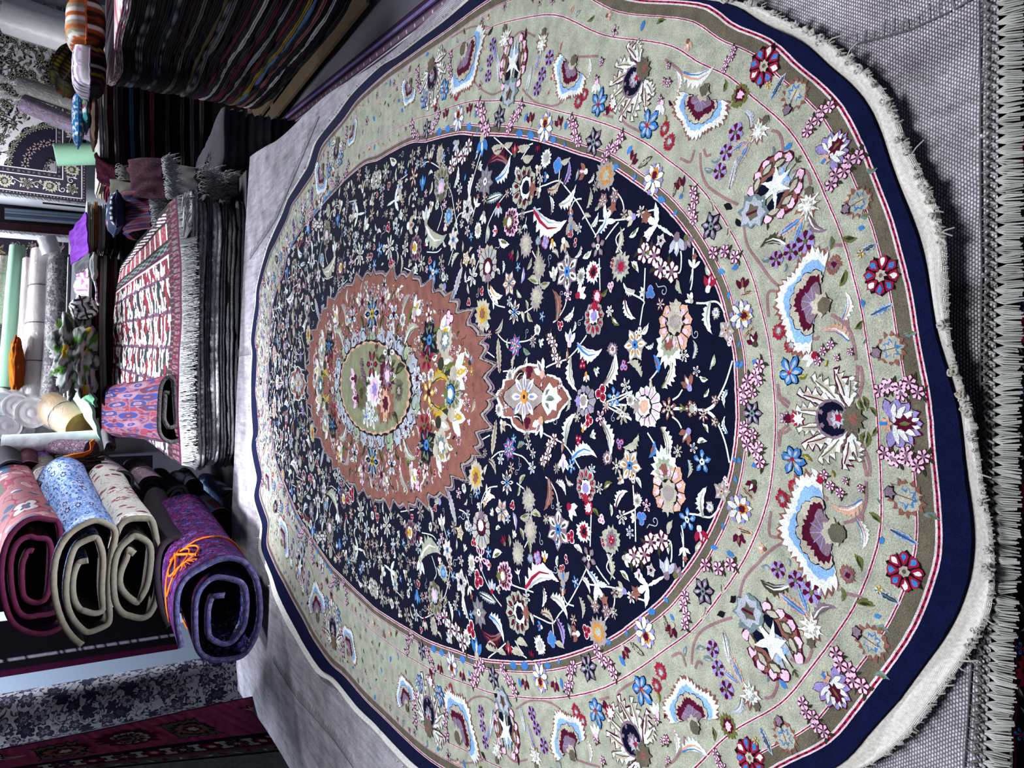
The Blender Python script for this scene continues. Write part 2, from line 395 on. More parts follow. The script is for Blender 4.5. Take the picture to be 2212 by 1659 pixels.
def acan(L, x0, y0, x1, y1, w, sg, out='K', main='W', inner='C', lay=0):
    """lobed acanthus leaf with a dark outline"""
    dx, dy = x1-x0, y1-y0; l = hypot(dx, dy); ux, uy = dx/l, dy/l; nx, ny = -uy*sg, ux*sg
    def pts(k, e):
        P = [(0, -.02)]; Q = []
        for (t, a, b) in ((.22, .30, .16), (.42, .62, .26), (.62, .72, .30), (.80, .62, .20), (.95, .38, .05)):
            P.append((t-.07, b)); P.append((t+.05, a)); Q.append((t, -.18*sin(pi*t)-.05))
        P.append((1.04, 0)); P += Q[::-1]
        return [(x0+ux*x*l+nx*(y*w*k+(e if y > 0 else -e))+ux*(e if x > .5 else -e), y0+uy*x*l+ny*(y*w*k+(e if y > 0 else -e))+uy*(e if x > .5 else -e)) for x, y in P]
    L.poly(pts(1, .035), out, lay); L.poly(pts(1, 0), main, lay+1)
    L.poly([(x0+ux*x*l+nx*y*w, y0+uy*x*l+ny*y*w) for x, y in ((.35, .02), (.6, .42), (.68, .2), (.84, .36), (.92, .02), (.7, -.06))], inner, lay+2)
    L.line([(x0+ux*x*l+nx*y*w, y0+uy*x*l+ny*y*w) for x, y in ((.3, .0), (.6, .08), (.9, .0))], .03, out, lay+3)
def m_cp(L, c, n):       # lily palmette: ragged white leaves round a navy heart, stalk at +x
    for sg in (-1, 1):
        for (x0, y0, x1, y1, w, o) in ((.6, .3, .72, 1.02, .34, 'F'), (.6, .3, .28, 1.22, .38, 'K'), (.5, .3, -.42, 1.05, .42, 'F'), (.5, .25, -.88, .66, .40, 'K'), (.3, .12, -1.0, .24, .34, 'F')):
            acan(L, x0, y0*sg, x1, y1*sg, w, -sg, o)
    L.disc(.08, 0, .50, 'Z', 5, 16, .06); P = []
    for i in range(15): a = radians(35+290*i/14); P.append((.10+.44*cos(a), .44*sin(a)))
    for i in range(15): a = radians(325-290*i/14); rr = .20+(.05 if i % 2 else 0); P.append((.16+rr*cos(a), rr*sin(a)))
    L.poly(P, 'N', 6); L.star(.26, 0, .26, .15, 8, 'I', 7, jag=.3); L.star(.30, .03, .13, .07, 5, 'R', 8, jag=.4)
    for y in (-.16, .18): L.star(-.22, y, .08, .05, 5, 'Z', 8)
    L.star(.66, 0, .38, .29, 10, 'F', 7, jag=.3); L.star(.72, 0, .16, .10, 6, 'S', 8, jag=.5)
    L.star(-1.02, 0, .26, .16, 9, 'R', 3, jag=.3); L.star(-.98, 0, .21, .12, 8, 'W', 4, jag=.3)
    for y in (-.08, 0, .08): L.lens(-1.42, y*1.3, -1.22, y*.5, .12, 'K', 4)
def m_th(L, c, n):       # white thistle
    L.star(0, 0, .85, .55, 11, 'S', 0, jag=.4); L.star(0, 0, .8, .45, 11, 'W', 1, jag=.5); L.star(.1, 0, .5, .3, 8, 'M', 2, jag=.4)
    L.star(.12, 0, .42, .2, 9, 'W', 3, jag=.4); L.star(-.72, 0, .33, .24, 6, 'F', 3, jag=.2)
def m_tn(L, c, n):       # teal capped palmette with navy heart; cap at -x
    for sg in (-1, 1):
        L.lens(-.5, .3*sg, 1.1, .45*sg, .62, 'K', 0, 6, .5, .18*sg); L.lens(-.45, .3*sg, 1.05, .42*sg, .5, 'S', 1, 6, .5, .18*sg)
        for (x, y) in ((-.45, .55), (-.05, .74), (.35, .78), (.75, .62), (1.0, .35)):
            L.disc(x, y*sg, .17, 'K', 1, 7, .2); L.disc(x, y*sg, .14, 'P', 2, 7, .3)
        for (x, y, a) in ((-.2, .55, 30), (.3, .62, 5), (.7, .45, -20)):
            a = radians(a)*sg; L.lens(x-.26*cos(a), y*sg-.26*sin(a), x+.26*cos(a), y*sg+.26*sin(a), .28, 'V', 3); L.lens(x-.2*cos(a), y*sg-.2*sin(a), x+.2*cos(a), y*sg+.2*sin(a), .18, 'C', 4)
        L.lens(-.1, .2*sg, .95, .2*sg, .26, 'I', 3); L.lens(-.45, .3*sg, .35, .32*sg, .3, 'N', 5, 5, .5, .05)
    L.star(.25, 0, .55, .2, 6, 'W', 6, jag=.5, rx=1.2); L.star(.6, 0, .3, .12, 5, 'Q', 5)
    L.star(-.72, 0, .56, .44, 8, 'T', 6, jag=.3); L.star(-.75, 0, .46, .34, 8, 'I', 7, jag=.3); L.star(-.75, 0, .26, .16, 5, 'F', 8, jag=.3); L.line([(-.95, -.1), (-.6, .08)], .07, 'K', 9)
def m_lo(L, c, n):       # lotus of outer border, opening along +x
    for i in range(9):
        a = radians(-104+26*i); L.lens(-.3, 0, -.3+1.22*cos(a), 1.0*sin(a), .46, 'K', 0, 5, .66); L.lens(-.3, 0, -.3+1.17*cos(a), .96*sin(a), .4, 'L', 1, 5, .66)
    for i in range(8):
        a = radians(-84+24*i); L.lens(-.3, 0, -.3+1.12*cos(a), .8*sin(a), .27, 'F', 2, 5, .6); L.lens(-.3, 0, -.3+1.08*cos(a), .78*sin(a), .22, 'W', 3, 5, .6)
    L.star(.15, 0, .34, .22, 8, 'K', 4, rx=1.5); L.lens(-.1, 0, .45, 0, .12, 'E', 5); L.star(-.6, 0, .3, .2, 6, 'H', 5); L.poly([(-.85, -.08), (-.55, -.08), (-.55, .08), (-.85, .08)], 'B', 6)
def m_cr(L, c, n):       # crest flower
    L.star(.1, 0, .95, .72, 14, 'S', 0, jag=.2); L.star(.1, 0, .74, .62, 12, 'M', 1, jag=.2)
    L.star(.12, 0, .56, .32, 8, 'B', 2, jag=.3); L.star(.12, 0, .44, .26, 8, 'C', 3, jag=.3); L.line([(-.4, 0), (.5, 0)], .05, 'F', 4)
    L.star(-.75, 0, .36, .28, 6, 'D', 4, jag=.2); L.star(-.75, 0, .3, .22, 6, 'Z', 5, jag=.2)
def m_pu(L, c, n):
    for i in range(5):
        a = 2*pi*i/5; L.disc(.6*cos(a), .6*sin(a), .38, 'L', 0, 7, .15); b = a+pi/5
    for i in range(5):
        b = 2*pi*i/5+pi/5; L.lens(.15*cos(b), .15*sin(b), .95*cos(b), .95*sin(b), .5, 'K', 1, 4, .68)
    L.disc(0, 0, .2, 'E', 2, 6)
def m_rb(L, c, n):
    L.star(0, 0, 1.05, .85, 9, 'D', 0, jag=.2)
    for i in range(8):
        a = 2*pi*i/8; L.lens(.2*cos(a), .2*sin(a), cos(a), sin(a), .62, 'R', 1, 5, .66); L.lens(.45*cos(a), .45*sin(a), .92*cos(a), .92*sin(a), .32, 'B' if i % 3 else 'W', 2, 4, .6)
        b = a+pi/8; L.line([(.35*cos(b), .35*sin(b)), (.95*cos(b), .95*sin(b))], .06, 'D', 3)
    L.star(0, 0, .32, .24, 7, 'C', 4); L.disc(0, 0, .12, 'F', 5, 6)
def m_lw(L, c, n):       # small border lily
    for i in range(7):
        a = radians(-150+50*i); L.lens(-.2, 0, -.2+1.1*cos(a), 1.0*sin(a), .5, 'F', 0, 5, .62); L.lens(-.2, 0, -.2+1.05*cos(a), .95*sin(a), .42, 'W', 1, 5, .62)
        b = a+radians(25); L.disc(-.2+.85*cos(b), .8*sin(b), .17, 'L', 2, 6)
    L.star(.12, 0, .36, .3, 7, 'O', 3, rx=1.3); L.star(.08, 0, .27, .2, 7, 'K', 4, rx=1.2); L.disc(-.3, 0, .14, 'B', 5, 6)
def m_br(L, c, n):
    n = n or 3
    for i in range(n):
        a = 2*pi*i/n+.4; L.disc(.45*cos(a), .45*sin(a), .52, c[1], 0, 8, .1); L.disc(.45*cos(a), .45*sin(a), .4, c[0], 1, 8, .1)
        if len(c) > 2: L.disc(.45*cos(a), .45*sin(a), .16, c[2], 2, 5)
def m_sp(L, c, n): L.lens(-1, 0, 1, 0, 1.1, c[0], 0, 4)
def m_cu(L, c, n): L.line([(-1+.5*t/4, -.6+.12*t) for t in range(4)]+[(.3+(.55-.035*t)*cos(-2.2+t*.55), .1+(.55-.035*t)*sin(-2.2+t*.55)) for t in range(13)], .1, c[0], 0)
def m_ft(L, c, n):       # feather
    P = [(-1, 0)]; Q = []
    for i in range(1, 8):
        t = i/8; x = -1+2*t; w = .3*sin(pi*t)**.6; P += [(x-.05, w), (x+.06, w*.7)]; Q += [(x-.05, -w), (x+.06, -w*.7)]
    L.poly(P+[(1, .05)]+Q[::-1], c[0], 0); P2 = [(x*.85, y*.55) for x, y in P]; Q2 = [(x*.85, y*.55) for x, y in Q]
    L.poly(P2+[(.85, 0)]+Q2[::-1], c[1], 1)
    if len(c) > 2: L.line([(-.9, 0), (.7, 0)], .1, c[2], 2, .03)
def m_tu(L, c, n):       # twiggy fork
    L.lens(-1, 0, .2, 0, .14, c[0], 0)
    for a in (-50, 0, 50): a = radians(a); L.lens(0, 0, .8*cos(a), .8*sin(a), .26, c[0], 1, 4)
    if len(c) > 1: L.star(.75, 0, .3, .16, 5, c[1], 2, jag=.3)
NEED = dict(fl=3, rg=3, pl=4, bd=2, br=2, ft=2, lf=1)
def wrapm(k, fn): return lambda L, c, n: fn(L, c+'CWZG'[len(c):] if len(c) < NEED.get(k, 1) else c, n)
MOT = {k[2:]: wrapm(k[2:], v) for k, v in list(globals().items()) if k.startswith('m_')}
# ------------------------------------------------------------------ the big oval rug
ZR = .762                                     # height of its pile above the floor
RC = Vector((-.014, 2.17)); RA, RB = .65, 1.42; ROT = radians(1.0)
def relief(x, y):
    """soft waves of the rug lying on the heap"""
    k = max(0, 1-((y-.5)/.9)**2) if y < 1.4 else 0
    e = max(0., abs(x)-.45)
    return .004*sin(x*7+1)*sin(y*3.1)+.010*k*sin(x*11+.6)*max(0, (.85-y))/.4-.03*e*e+.006*sin(x*3.1-y*2.2)
def toloc(x, y):
    dx, dy = x-RC.x, RC.y-y; c, s = cos(ROT), sin(ROT)
    return (dx*c+dy*s)/RA, (-dx*s+dy*c)/RB
def towld(qx, qy):
    a, b = qx*RA, qy*RB; c, s = cos(ROT), sin(ROT)
    return RC.x+a*c-b*s, RC.y-(a*s+b*c)
def polar_px(px, py):
    p = on(px, py, ZR); q = toloc(p.x, p.y); return atan2(q[1], q[0]), hypot(*q)
def ring(pts, off, w=1.0, off0=None):
    """periodic radius table through traced points; elsewhere a parallel curve to the field edge"""
    tr = sorted(polar_px(*p) for p in pts); N = 360; out = []
    for i in range(N):
        f = -pi+2*pi*i/N
        best = []
        for a, k in tr:
            d = abs((a-f+pi) % (2*pi)-pi)
            if d < .30: best.append((d, k))
        base = 1+off*sqrt((cos(f)/RA)**2+(sin(f)/RB)**2)
        if best:
            sw = sum(math.exp(-(d/.045)**2)+1e-9 for d, k in best); v = sum((math.exp(-(d/.045)**2)+1e-9)*k for d, k in best)/sw
            dm = min(b[0] for b in best); t = max(0, min(1, (dm-.06)/.2)); t = t*t*(3-2*t); v = v*(1-t)+base*t
        else: v = base
        out.append(v)
    for _ in range(3): out = [(out[i-1]+2*out[i]+out[(i+1) % N])/4 for i in range(N)]
    return out
R1 = ring([(575,800),(592,650),(640,520),(700,440),(760,375),(850,325),(960,296),(1060,294),(1200,318),(1330,372),(1440,460),(1530,592),(1575,730),(1585,860),(1570,1010),(1530,1130),(1480,1220),(1400,1315),(1300,1385),(1180,1422),(1060,1422),(960,1394),(860,1345),(760,1268),(680,1175),(620,1060),(585,930)], 0)
R2 = ring([(550,800),(555,900),(562,1000),(570,1100),(586,1210),(630,1300),(690,1410),(760,1490),(850,1585),(552,700),(575,580),(610,500),(660,400),(720,280),(790,190),(900,100),(1475,0),(1640,70),(1740,150),(1800,210),(1862,303),(1895,385),(1920,440),(1945,500),(1968,580),(1973,600),(1990,700),(2000,790),(2017,850),(2012,960),(2008,1060),(2025,1110),(2019,1200),(2000,1270),(1960,1370),(1910,1450),(1850,1530),(1800,1608)], .282)
R3 = ring([(540,800),(543,900),(550,1000),(560,1110),(572,1210),(610,1310),(665,1415),(740,1500),(830,1600),(543,700),(566,580),(600,490),(648,390),(708,270),(776,180),(890,88),(1530,0),(1690,70),(1800,155),(1862,215),(1890,290),(1925,370),(1945,430),(1985,500),(2005,560),(2012,620),(2022,700),(2030,760),(2060,830),(2072,900),(2070,980),(2062,1020),(2072,1080),(2088,1130),(2083,1200),(2060,1290),(2020,1380),(1975,1440),(1925,1520),(1870,1580),(1815,1659)], .315)
R4 = ring([(537,800),(540,900),(547,1000),(556,1110),(564,1215),(600,1320),(655,1425),(730,1510),(820,1612),(541,700),(563,580),(597,488),(645,388),(705,268),(774,178),(888,86),(1590,0),(1730,60),(1840,130),(1880,170),(1905,210),(1945,300),(1975,350),(2000,400),(2030,460),(2050,520),(2055,600),(2045,660),(2050,760),(2080,830),(2100,930),(2097,1000),(2100,1050),(2115,1110),(2122,1180),(2122,1240),(2120,1330),(2085,1390),(2045,1450),(2010,1510),(1970,1575),(1905,1640)], .345)
def rk(T, f):
    x = (f+pi)/(2*pi)*360; i = int(floor(x)); t = x-i; return T[i % 360]*(1-t)+T[(i+1) % 360]*t
def rho2k(rho, f):
    ks = (0, rk(R1, f), rk(R2, f), rk(R3, f), rk(R4, f)); i = min(3, int(rho)); return ks[i]+(ks[i+1]-ks[i])*(rho-i)
def k2rho(k, f):
    ks = (0, rk(R1, f), rk(R2, f), rk(R3, f), rk(R4, f))
    for i in range(4):
        if k < ks[i+1] or i == 3: return i+(k-ks[i])/(ks[i+1]-ks[i])
def rp(rho, f):
    k = rho2k(rho, f); return towld(k*cos(f), k*sin(f))
def W3(x, y, h=0.0): return (x, y, ZR+relief(x, y)+h)
def px2par(px, py):
    f, k = polar_px(px, py); return k2rho(k, f), f
RUG = MB(); RP = Pat(RUG, W3); RP.rag = .0021
def zone(r0, r1, col, n, lay=0, mb=RUG, wob=0, mi=0, uvf=None):
    c = PAL[col] if isinstance(col, str) else col
    N = 440
    def fn(i, j):
        f = -pi+2*pi*i/N; r = r0+(r1-r0)*j/(n-1)
        if wob and j in (0, n-1): r += wob*nz(f*60, r*9)
        x, y = rp(r, f); x_ = x; return (W3(x, y, lay*Pat.STEP), c, uvf(f, r) if uvf else (x, y))
    mb.grid(N, n, fn, mi, wrapu=True)
def bands():
    zone(.0, 1.0, 'N', 40)
    zone(1.0, 1.075, 'F', 4); zone(1.075, 1.245, 'M', 6); zone(1.245, 1.765, 'M', 16); zone(1.765, 1.91, 'M', 6); zone(1.91, 2.0, 'F', 4)
    zone(2.0, 3.0, lin('0a1030'), 7, wob=.05)
bands()
def guard(r, w, tw=26):
    """twisted red and white guard line"""
    N = 1500; pc = PAL['R']; wc = lin('c4bcc0')
    def P(f, rr): return rp(rr, f)
    for i in range(N):
        f0 = -pi+2*pi*i/N; f1 = -pi+2*pi*(i+1.0)/N; j = .0015*nz(f0*70, r*5)
        for (a, b, c) in ((-w, -w*.3, wc), (-w*.3, w*.45, pc if i % 3 else PAL['K']), (w*.45, w, wc if i % 2 else PAL['P'])):
            q = [P(f0, r+a+j), P(f1, r+a+j), P(f1, r+b+j), P(f0, r+b+j)]
            ix = [RUG.vert(W3(x, y, 2*Pat.STEP), c, (x, y)) for x, y in q]; RUG.face(ix)
for r, w in ((1.013, .013), (1.078, .009), (1.245, .009), (1.765, .008), (1.905, .007), (1.986, .013)): guard(r, w)
# --- figures of one quarter, read off the photograph (kind colours petals x y size angle); the other three quarters mirror it
FIG = '''
bd WMR 0 1054 853 24 0 -
pl GLW 9 1260 866 40 0 -
pl WPWHG 11 1392 878 52 0 -
pl SWCM 5 1490 883 22 180 -
bd EWE 0 1470 882 12 180 -
lo W 0 1945 915 56 0 -
cp W 0 1790 905 76 0 -
fl ZITN 6 1622 893 27 0 -
lf WGF 0 1310 945 42 75
br LRK 3 1336 958 15 0
lf MC 0 1362 958 22 140
lf WCE 0 1435 955 38 80
ls BS 0 1405 972 20 110
lf WB 0 1562 920 20 260
fl SWWV 5 1540 912 12 0
bd SWL 0 1480 938 24 120
fl WRB 5 1494 968 13 0
ls WE 0 1520 925 12 60
ls WE 0 1512 955 11 -10
rg ZWS 0 1310 990 16 0
lf WGA 0 1226 926 38 -75
br RKP 3 1248 950 14 0
bd WO 0 1258 925 14 -80
bd WM 0 1278 940 13 -30
lf WBI 0 1258 980 28 -10
cl W 4 1186 972 38 110
bd WLP 0 1217 998 24 90
ls SC 0 1213 966 14 90
fl RPMB 7 1102 970 24 0
ls TE 0 1127 963 10 -30
bd BEW 0 1032 905 22 0
ft CMS 0 1069 945 38 95
fl CWZ 6 1018 962 14 0
rg CYS 0 1034 1028 34 95
lf MK 0 1068 1005 18 60
cu I 0 1126 1000 12 90
fl WKB 8 1100 1042 27 0
rg GCC S 1146 1080 26 75
rg GCC S 1152 1145 26 80
rg GCC S 1127 1194 26 95
ls ME 0 1132 1036 13 -60
ls ME 0 1125 1060 12 100
ls ME 0 1139 1113 12 160
ls ME 0 1163 1112 12 20
ls ME 0 1134 1153 15 70
ls ME 0 1150 1178 18 80
ls ME 0 1108 1167 13 85
lf SGS 0 1187 1068 36 95
lf WM 0 1214 1050 18 50
pl GRWL R 1266 1050 42 -90
rg RWP 0 1272 1096 17 90
bd WPR 0 1236 1100 24 50
lf WO 0 1062 1080 17 -45
fl WOTZ 6 1091 1104 27 20
pl CIKWZ 11 1048 1140 46 90
st x 0 1040 1098 24 -80
tu W 0 1058 1070 22 -60
ls LW 0 1118 1125 20 80
fl WVBZ 6 1210 1143 42 90
br BOS 2 1208 1175 10 90
rg WRD 0 1263 1148 25 0
fl ZGW 5 1275 1205 26 90
bd KRF 0 1097 1168 16 -110
br LRI 4 1168 1204 17 60
bd WOY 0 1183 1202 15 -90
rg TIL 0 1153 1205 11 180
cu I 0 1175 1165 15 90
cu I 0 1025 1075 12 -90
cu I 0 1197 1090 12 90
rg WCM 0 1028 1215 17 90
bd PRS 0 1066 1219 15 180
pl PKSWE 11 1098 1243 36 0
ls WE 0 1083 1198 12 -30
ls WM 0 1252 1186 14 45
br RWK 2 1228 1208 11 90
br RWE 3 1220 1228 12 90
fl WBPY 5 1003 1150 17 0
br PWR 3 1300 1122 13 70
ls EX 0 1287 1108 12 50
ls EW 0 1312 1050 12 -40
fl WOBG 6 1358 1006 36 15
br WZN 3 1364 1032 15 90
rg WAS 0 1430 1012 42 90
pl HPCGC K 1441 1058 62 -90
lf WK 0 1338 1077 24 -60
br BLB 3 1384 1119 17 0
star x 0 1364 1118 12 0
bd WM 0 1368 1118 13 180
cu I 0 1408 1128 14 0
ls WM 0 1376 1042 15 60
lf WM 0 1513 1085 36 -85
fl MPHG 5 1553 1062 23 0
br WPR 2 1562 1040 12 90
rg MZR 0 1320 1167 32 0
br ZRW 3 1321 1164 13 0
br R 2 1304 1172 11 90
cl W 4 1398 1185 48 140
ls WE 0 1412 1166 13 20
bd WME 0 1375 1205 20 140
bd RPW 0 1508 1152 24 80
ls MW 0 1506 1182 14 -60
ls MC 0 1445 1140 17 -70
tu WS 0 1473 1182 34 80
lf MW 0 1320 1222 30 80
bd IWZ 0 1438 1232 30 -90
bd ZGE 0 1460 1238 20 -60
pl MKWNS K 1128 1322 55 180
fl TGWZ 8 1043 1322 32 0
lf WRI 0 1172 1250 38 -20
lf WK 0 1182 1288 22 90
tu W 0 1128 1240 20 -100
bd GBG 0 1222 1248 26 -90
br BQ 3 1222 1263 10 0
bd SWH 0 1222 1278 13 -90
lf WBI 0 1082 1350 34 60
lf KSZ 0 1070 1373 22 190
br BLB 4 1199 1380 19 90
rg WCI 0 1174 1392 20 60
bd BRW 0 1175 1352 14 200
lf LK 0 1218 1362 32 75
lf CS 0 1190 1330 20 40
bd BWC 0 1035 1404 30 -90
bd RCF 0 1106 1396 18 90
ls CM 0 1070 1402 16 20
ls CM 0 1135 1390 14 20
ls CM 0 1125 1411 14 20
ls CM 0 1092 1411 10 20
ls CM 0 1216 1394 12 30
fl SWCZ 6 1290 1309 16 0
fl SWGZ 6 1313 1319 16 0
ls ME 0 1278 1295 12 60
ls ME 0 1305 1296 12 40
rg GOM 0 1296 1366 34 -60
lf WB 0 1288 1258 30 70
lf WC 0 1215 1304 30 50
lf MC 0 1262 1310 24 80
bd SPW 0 1250 1368 22 180
ls TW 0 1236 1360 16 75
ft TWD 0 1062 1290 22 30
bd IWR 0 1072 1268 20 -90
bd KRD 0 1156 1415 14 -90
pl ZKWYS 9 893 1150 34 0
ft ICL 0 985 1095 38 75
bd ACL 0 955 1078 22 -120
fl GZC 5 950 1137 16 0
lf MWC 0 934 1190 26 -20
bd WIM 0 914 1218 26 90
fl WPBC 7 975 1187 24 0
rg MBQ 0 965 1235 22 60
pl GEIPF 9 945 1290 44 90
bd BIB 0 905 1287 20 90
lf WM 0 980 1318 24 80
fl WLNC 5 1005 1256 28 0
lf WM 0 1012 1308 30 -100
fl CWBG 8 855 1262 18 0
fl WTN 6 889 1262 16 0
fl CTW 8 825 1290 22 0
pl CWGM 9 802 1268 24 0
fl WGC 8 838 1135 28 0
fl WBW 6 852 1175 15 0
cl W 4 985 1360 44 50
ls IT 0 970 1344 12 -70
ls IT 0 990 1376 16 60
bd IWM 0 975 1378 20 -120
fl CGZ 6 880 1328 18 0
ls BQ 0 999 1325 9 80
fl GCW 6 858 1302 16 0
bd CWK 0 920 1345 18 90
rg CGM 0 940 1352 20 90
fl ZCW 6 900 1215 16 0
fl MGK 7 868 1212 18 0
tu WC 0 845 1232 22 40
fl CZW 6 840 1205 14 0
bd WCR 0 915 1165 12 60
br WRP 3 958 1210 11 0
ls MW 0 995 1175 12 90
fl WRC 5 1005 1210 13 0
tu WS 0 1022 1265 30 75
tu WS 0 1290 1262 50 60
lf MWB 0 1485 1012 20 90
ls WE 0 1440 972 14 90
rg MWL 0 1528 1095 12 90
fl WLKC 5 1405 1232 15 0
ls WE 0 1350 1245 16 50
bd CWL 0 1345 1275 22 200
fl WCS 6 1365 1290 15 0
fl CGS 6 1330 1280 13 0
tu WS 0 1400 1265 40 150
bd WKP 0 1380 1240 16 90
lf WM 0 1270 1260 20 60
=
cl P 3 1622 846 38 -50
cl P 4 1618 968 48 55
lw W 0 1594 1100 34 0
cl P 3 1545 1225 38 0
fl ZITN 6 1515 1278 30 0
cl P 4 1477 1318 44 85
lw W 0 1396 1372 34 70
cl P 4 1312 1428 42 50
fl ZITN 6 1276 1441 30 60
cl P 4 1238 1462 38 100
lw W 0 1174 1468 32 85
cl P 4 1104 1468 38 60
fl ZITN 6 1070 1462 26 90
cl P 4 1034 1452 32 115
lw W 0 977 1440 28 90
cl P 4 928 1424 30 70
fl ZITN 6 910 1404 22 90
cl P 3 882 1385 24 110
bd KWV 0 1618 1048 20 120
bd KSC 0 1588 1160 22 90
bd KSC 0 1450 1358 22 100
bd KSC 0 1352 1405 20 60
bd KSC 0 1205 1475 20 90
bd KSC 0 1140 1470 20 90
bd KSC 0 1000 1455 18 90
bd KSC 0 950 1440 18 90
ft HVC 0 1606 1065 20 50
ft HVC 0 1598 1148 20 20
ft VCF 0 1438 1350 22 75
ft VCF 0 1378 1402 22 45
ls CF 0 1552 1272 16 85
lf CF 0 1515 1326 14 120
sp BQ 0 1591 995 9 70
sp BQ 0 1583 1036 8 70
sp BQ 0 1555 1137 8 90
sp BQ 0 1536 1184 8 0
sp BQ 0 1437 1296 9 50
sp BQ 0 1407 1321 9 -10
sp BQ 0 1356 1367 9 80
sp BQ 0 1316 1385 9 20
sp BQ 0 1214 1428 8 90
sp BQ 0 1190 1436 7 0
sp BQ 0 1140 1437 9 0
sp BQ 0 1115 1436 8 0
sp BQ 0 1022 1425 6 90
sp BQ 0 1002 1424 7 0
sp BQ 0 955 1410 6 0
sp BQ 0 937 1402 6 0
sp BQ 0 1590 787 9 -70
sp BQ 0 1624 1006 9 0
sp BQ 0 1570 1198 10 30
sp BQ 0 1450 1334 9 60
sp BQ 0 1347 1427 13 60
sp BQ 0 1219 1474 12 80
sp BQ 0 1129 1474 12 70
sp BQ 0 1016 1455 9 80
bs B 0 1705 992 38 65
cl P 3 1785 1048 37 50
bd WWR 0 1755 1034 24 200
cl P 2 1832 1048 26 20
ls EY 0 1735 990 13 30
ls EY 0 1790 1025 10 70
ls EY 0 1802 1065 12 70
rg RSI 0 1708 1052 17 30
rg RSI 0 1680 1078 18 70
ls TE 0 1733 1060 16 20
fp F 0 1742 1152 66 180
lf HWB 0 1820 1095 34 170
lf WHB 0 1848 1155 34 80
ls TE 0 1678 1140 12 25
pu L 0 1670 1232 20 0
pu L 0 1706 1255 22 30
pu L 0 1741 1282 27 0
ls TI 0 1645 1229 12 20
ls TI 0 1692 1216 11 80
ls TI 0 1731 1242 12 -60
ls TI 0 1766 1270 11 -30
lf VWI 0 1664 1268 32 190
ft HBI 0 1702 1308 44 40
ft CBI 0 1722 1295 38 70
lf ZWF 0 1765 1322 26 -30
th W 0 1742 1362 40 -92
tn T 0 1650 1372 88 52
rg SZK 0 1815 1243 20 60
ls EX 0 1838 1218 22 70
ls ET 0 1804 1288 17 90
ls EX 0 1852 1309 22 10
ls EX 0 1876 1122 20 45
ls EX 0 1868 870 18 80
ls EX 0 1861 945 15 -70
sp DN 0 1577 1296 10 -55
sp DN 0 1553 1327 10 -20
ls X 0 1647 1300 9 90
tu VE 0 1708 1448 20 60
ls TI 0 1652 1462 14 80
sp BN 0 1687 1479 14 50
pu L 0 1536 1402 20 0
pu L 0 1549 1445 20 20
pu L 0 1568 1490 22 0
ft IWF 0 1565 1400 38 78
ft HBI 0 1588 1448 36 65
ft HBI 0 1575 1462 26 40
th W 0 1620 1503 38 -120
ls TI 0 1512 1403 11 0
ls TI 0 1527 1426 12 20
fp F 0 1490 1525 62 -105
bs B 0 1388 1487 38 55
bs B 0 1293 1533 34 75
cp W 0 1365 1590 72 52
rg RSI 0 1428 1450 18 60
rg RSI 0 1420 1480 15 60
ls EY 0 1424 1505 13 80
bd WWP 0 1420 1535 20 -110
cl P 2 1432 1575 34 60
cl P 2 1440 1620 29 70
lf WHB 0 1500 1618 30 10
lf WHI 0 1462 1600 30 80
rg EKP 0 1573 1567 25 60
ls EX 0 1542 1585 16 80
lf IWF 0 1595 1525 20 120
cl P 2 1300 1618 34 70
bd WWP 0 1292 1580 20 -100
fp F 0 1228 1590 56 -110
rg RSI 0 1250 1535 15 60
rg RSI 0 1265 1555 13 60
lf WHI 0 1278 1620 26 80
pu L 0 1153 1540 17 0
pu L 0 1163 1572 17 0
pu L 0 1178 1610 18 0
ft IWF 0 1132 1550 32 80
ft HBI 0 1150 1590 30 75
th W 0 1158 1632 30 -95
tn T 0 1094 1562 64 86
pu L 0 1039 1537 15 0
pu L 0 1041 1568 15 0
pu L 0 1046 1604 16 0
ft IWF 0 1062 1560 30 100
ft HBI 0 1052 1590 28 100
th W 0 1073 1622 28 -85
fp F 0 993 1562 46 -75
bs B 0 947 1500 26 90
cp W 0 922 1532 60 95
cl P 3 958 1562 37 90
rg RSI 0 972 1488 12 90
bs B 0 903 1475 24 90
fp F 0 868 1500 40 -100
cl P 3 890 1530 37 95
sp DN 0 1075 1503 8 40
sp DN 0 1092 1505 9 -20
ls KN 0 1440 1545 8 -70
ls KN 0 1118 1640 15 85
lf ZKN 0 1022 1625 16 80
ls XN 0 1040 1635 12 60
=
cl P 3 1950 846 52 10
cl P 4 1938 993 54 15
cr S 0 1942 1075 46 20
ft IBV 0 1935 1162 36 30
star y 0 1898 1160 10 0
rb R 0 1936 1238 44 10
ft IVB 0 1898 1292 34 30
fl YWY 5 1882 1278 12 0
cr S 0 1866 1388 46 35
cl P 5 1822 1452 66 50
lo W 0 1795 1492 56 55
cl P 5 1752 1552 56 52
cr S 0 1694 1588 44 68
ft IVB 0 1655 1600 34 65
rb R 0 1622 1636 42 0
fl YWY 5 1633 1600 10 0
ls TE 0 1998 1120 20 20
ls EX 0 1885 890 14 60
ls TE 0 1885 1085 9 60
ls TE 0 1890 1365 18 20
ls TE 0 1893 1465 18 20
sp BQ 0 1888 1170 10 100
sp BQ 0 1880 1335 8 0
cl P 4 1560 1652 40 60
'''
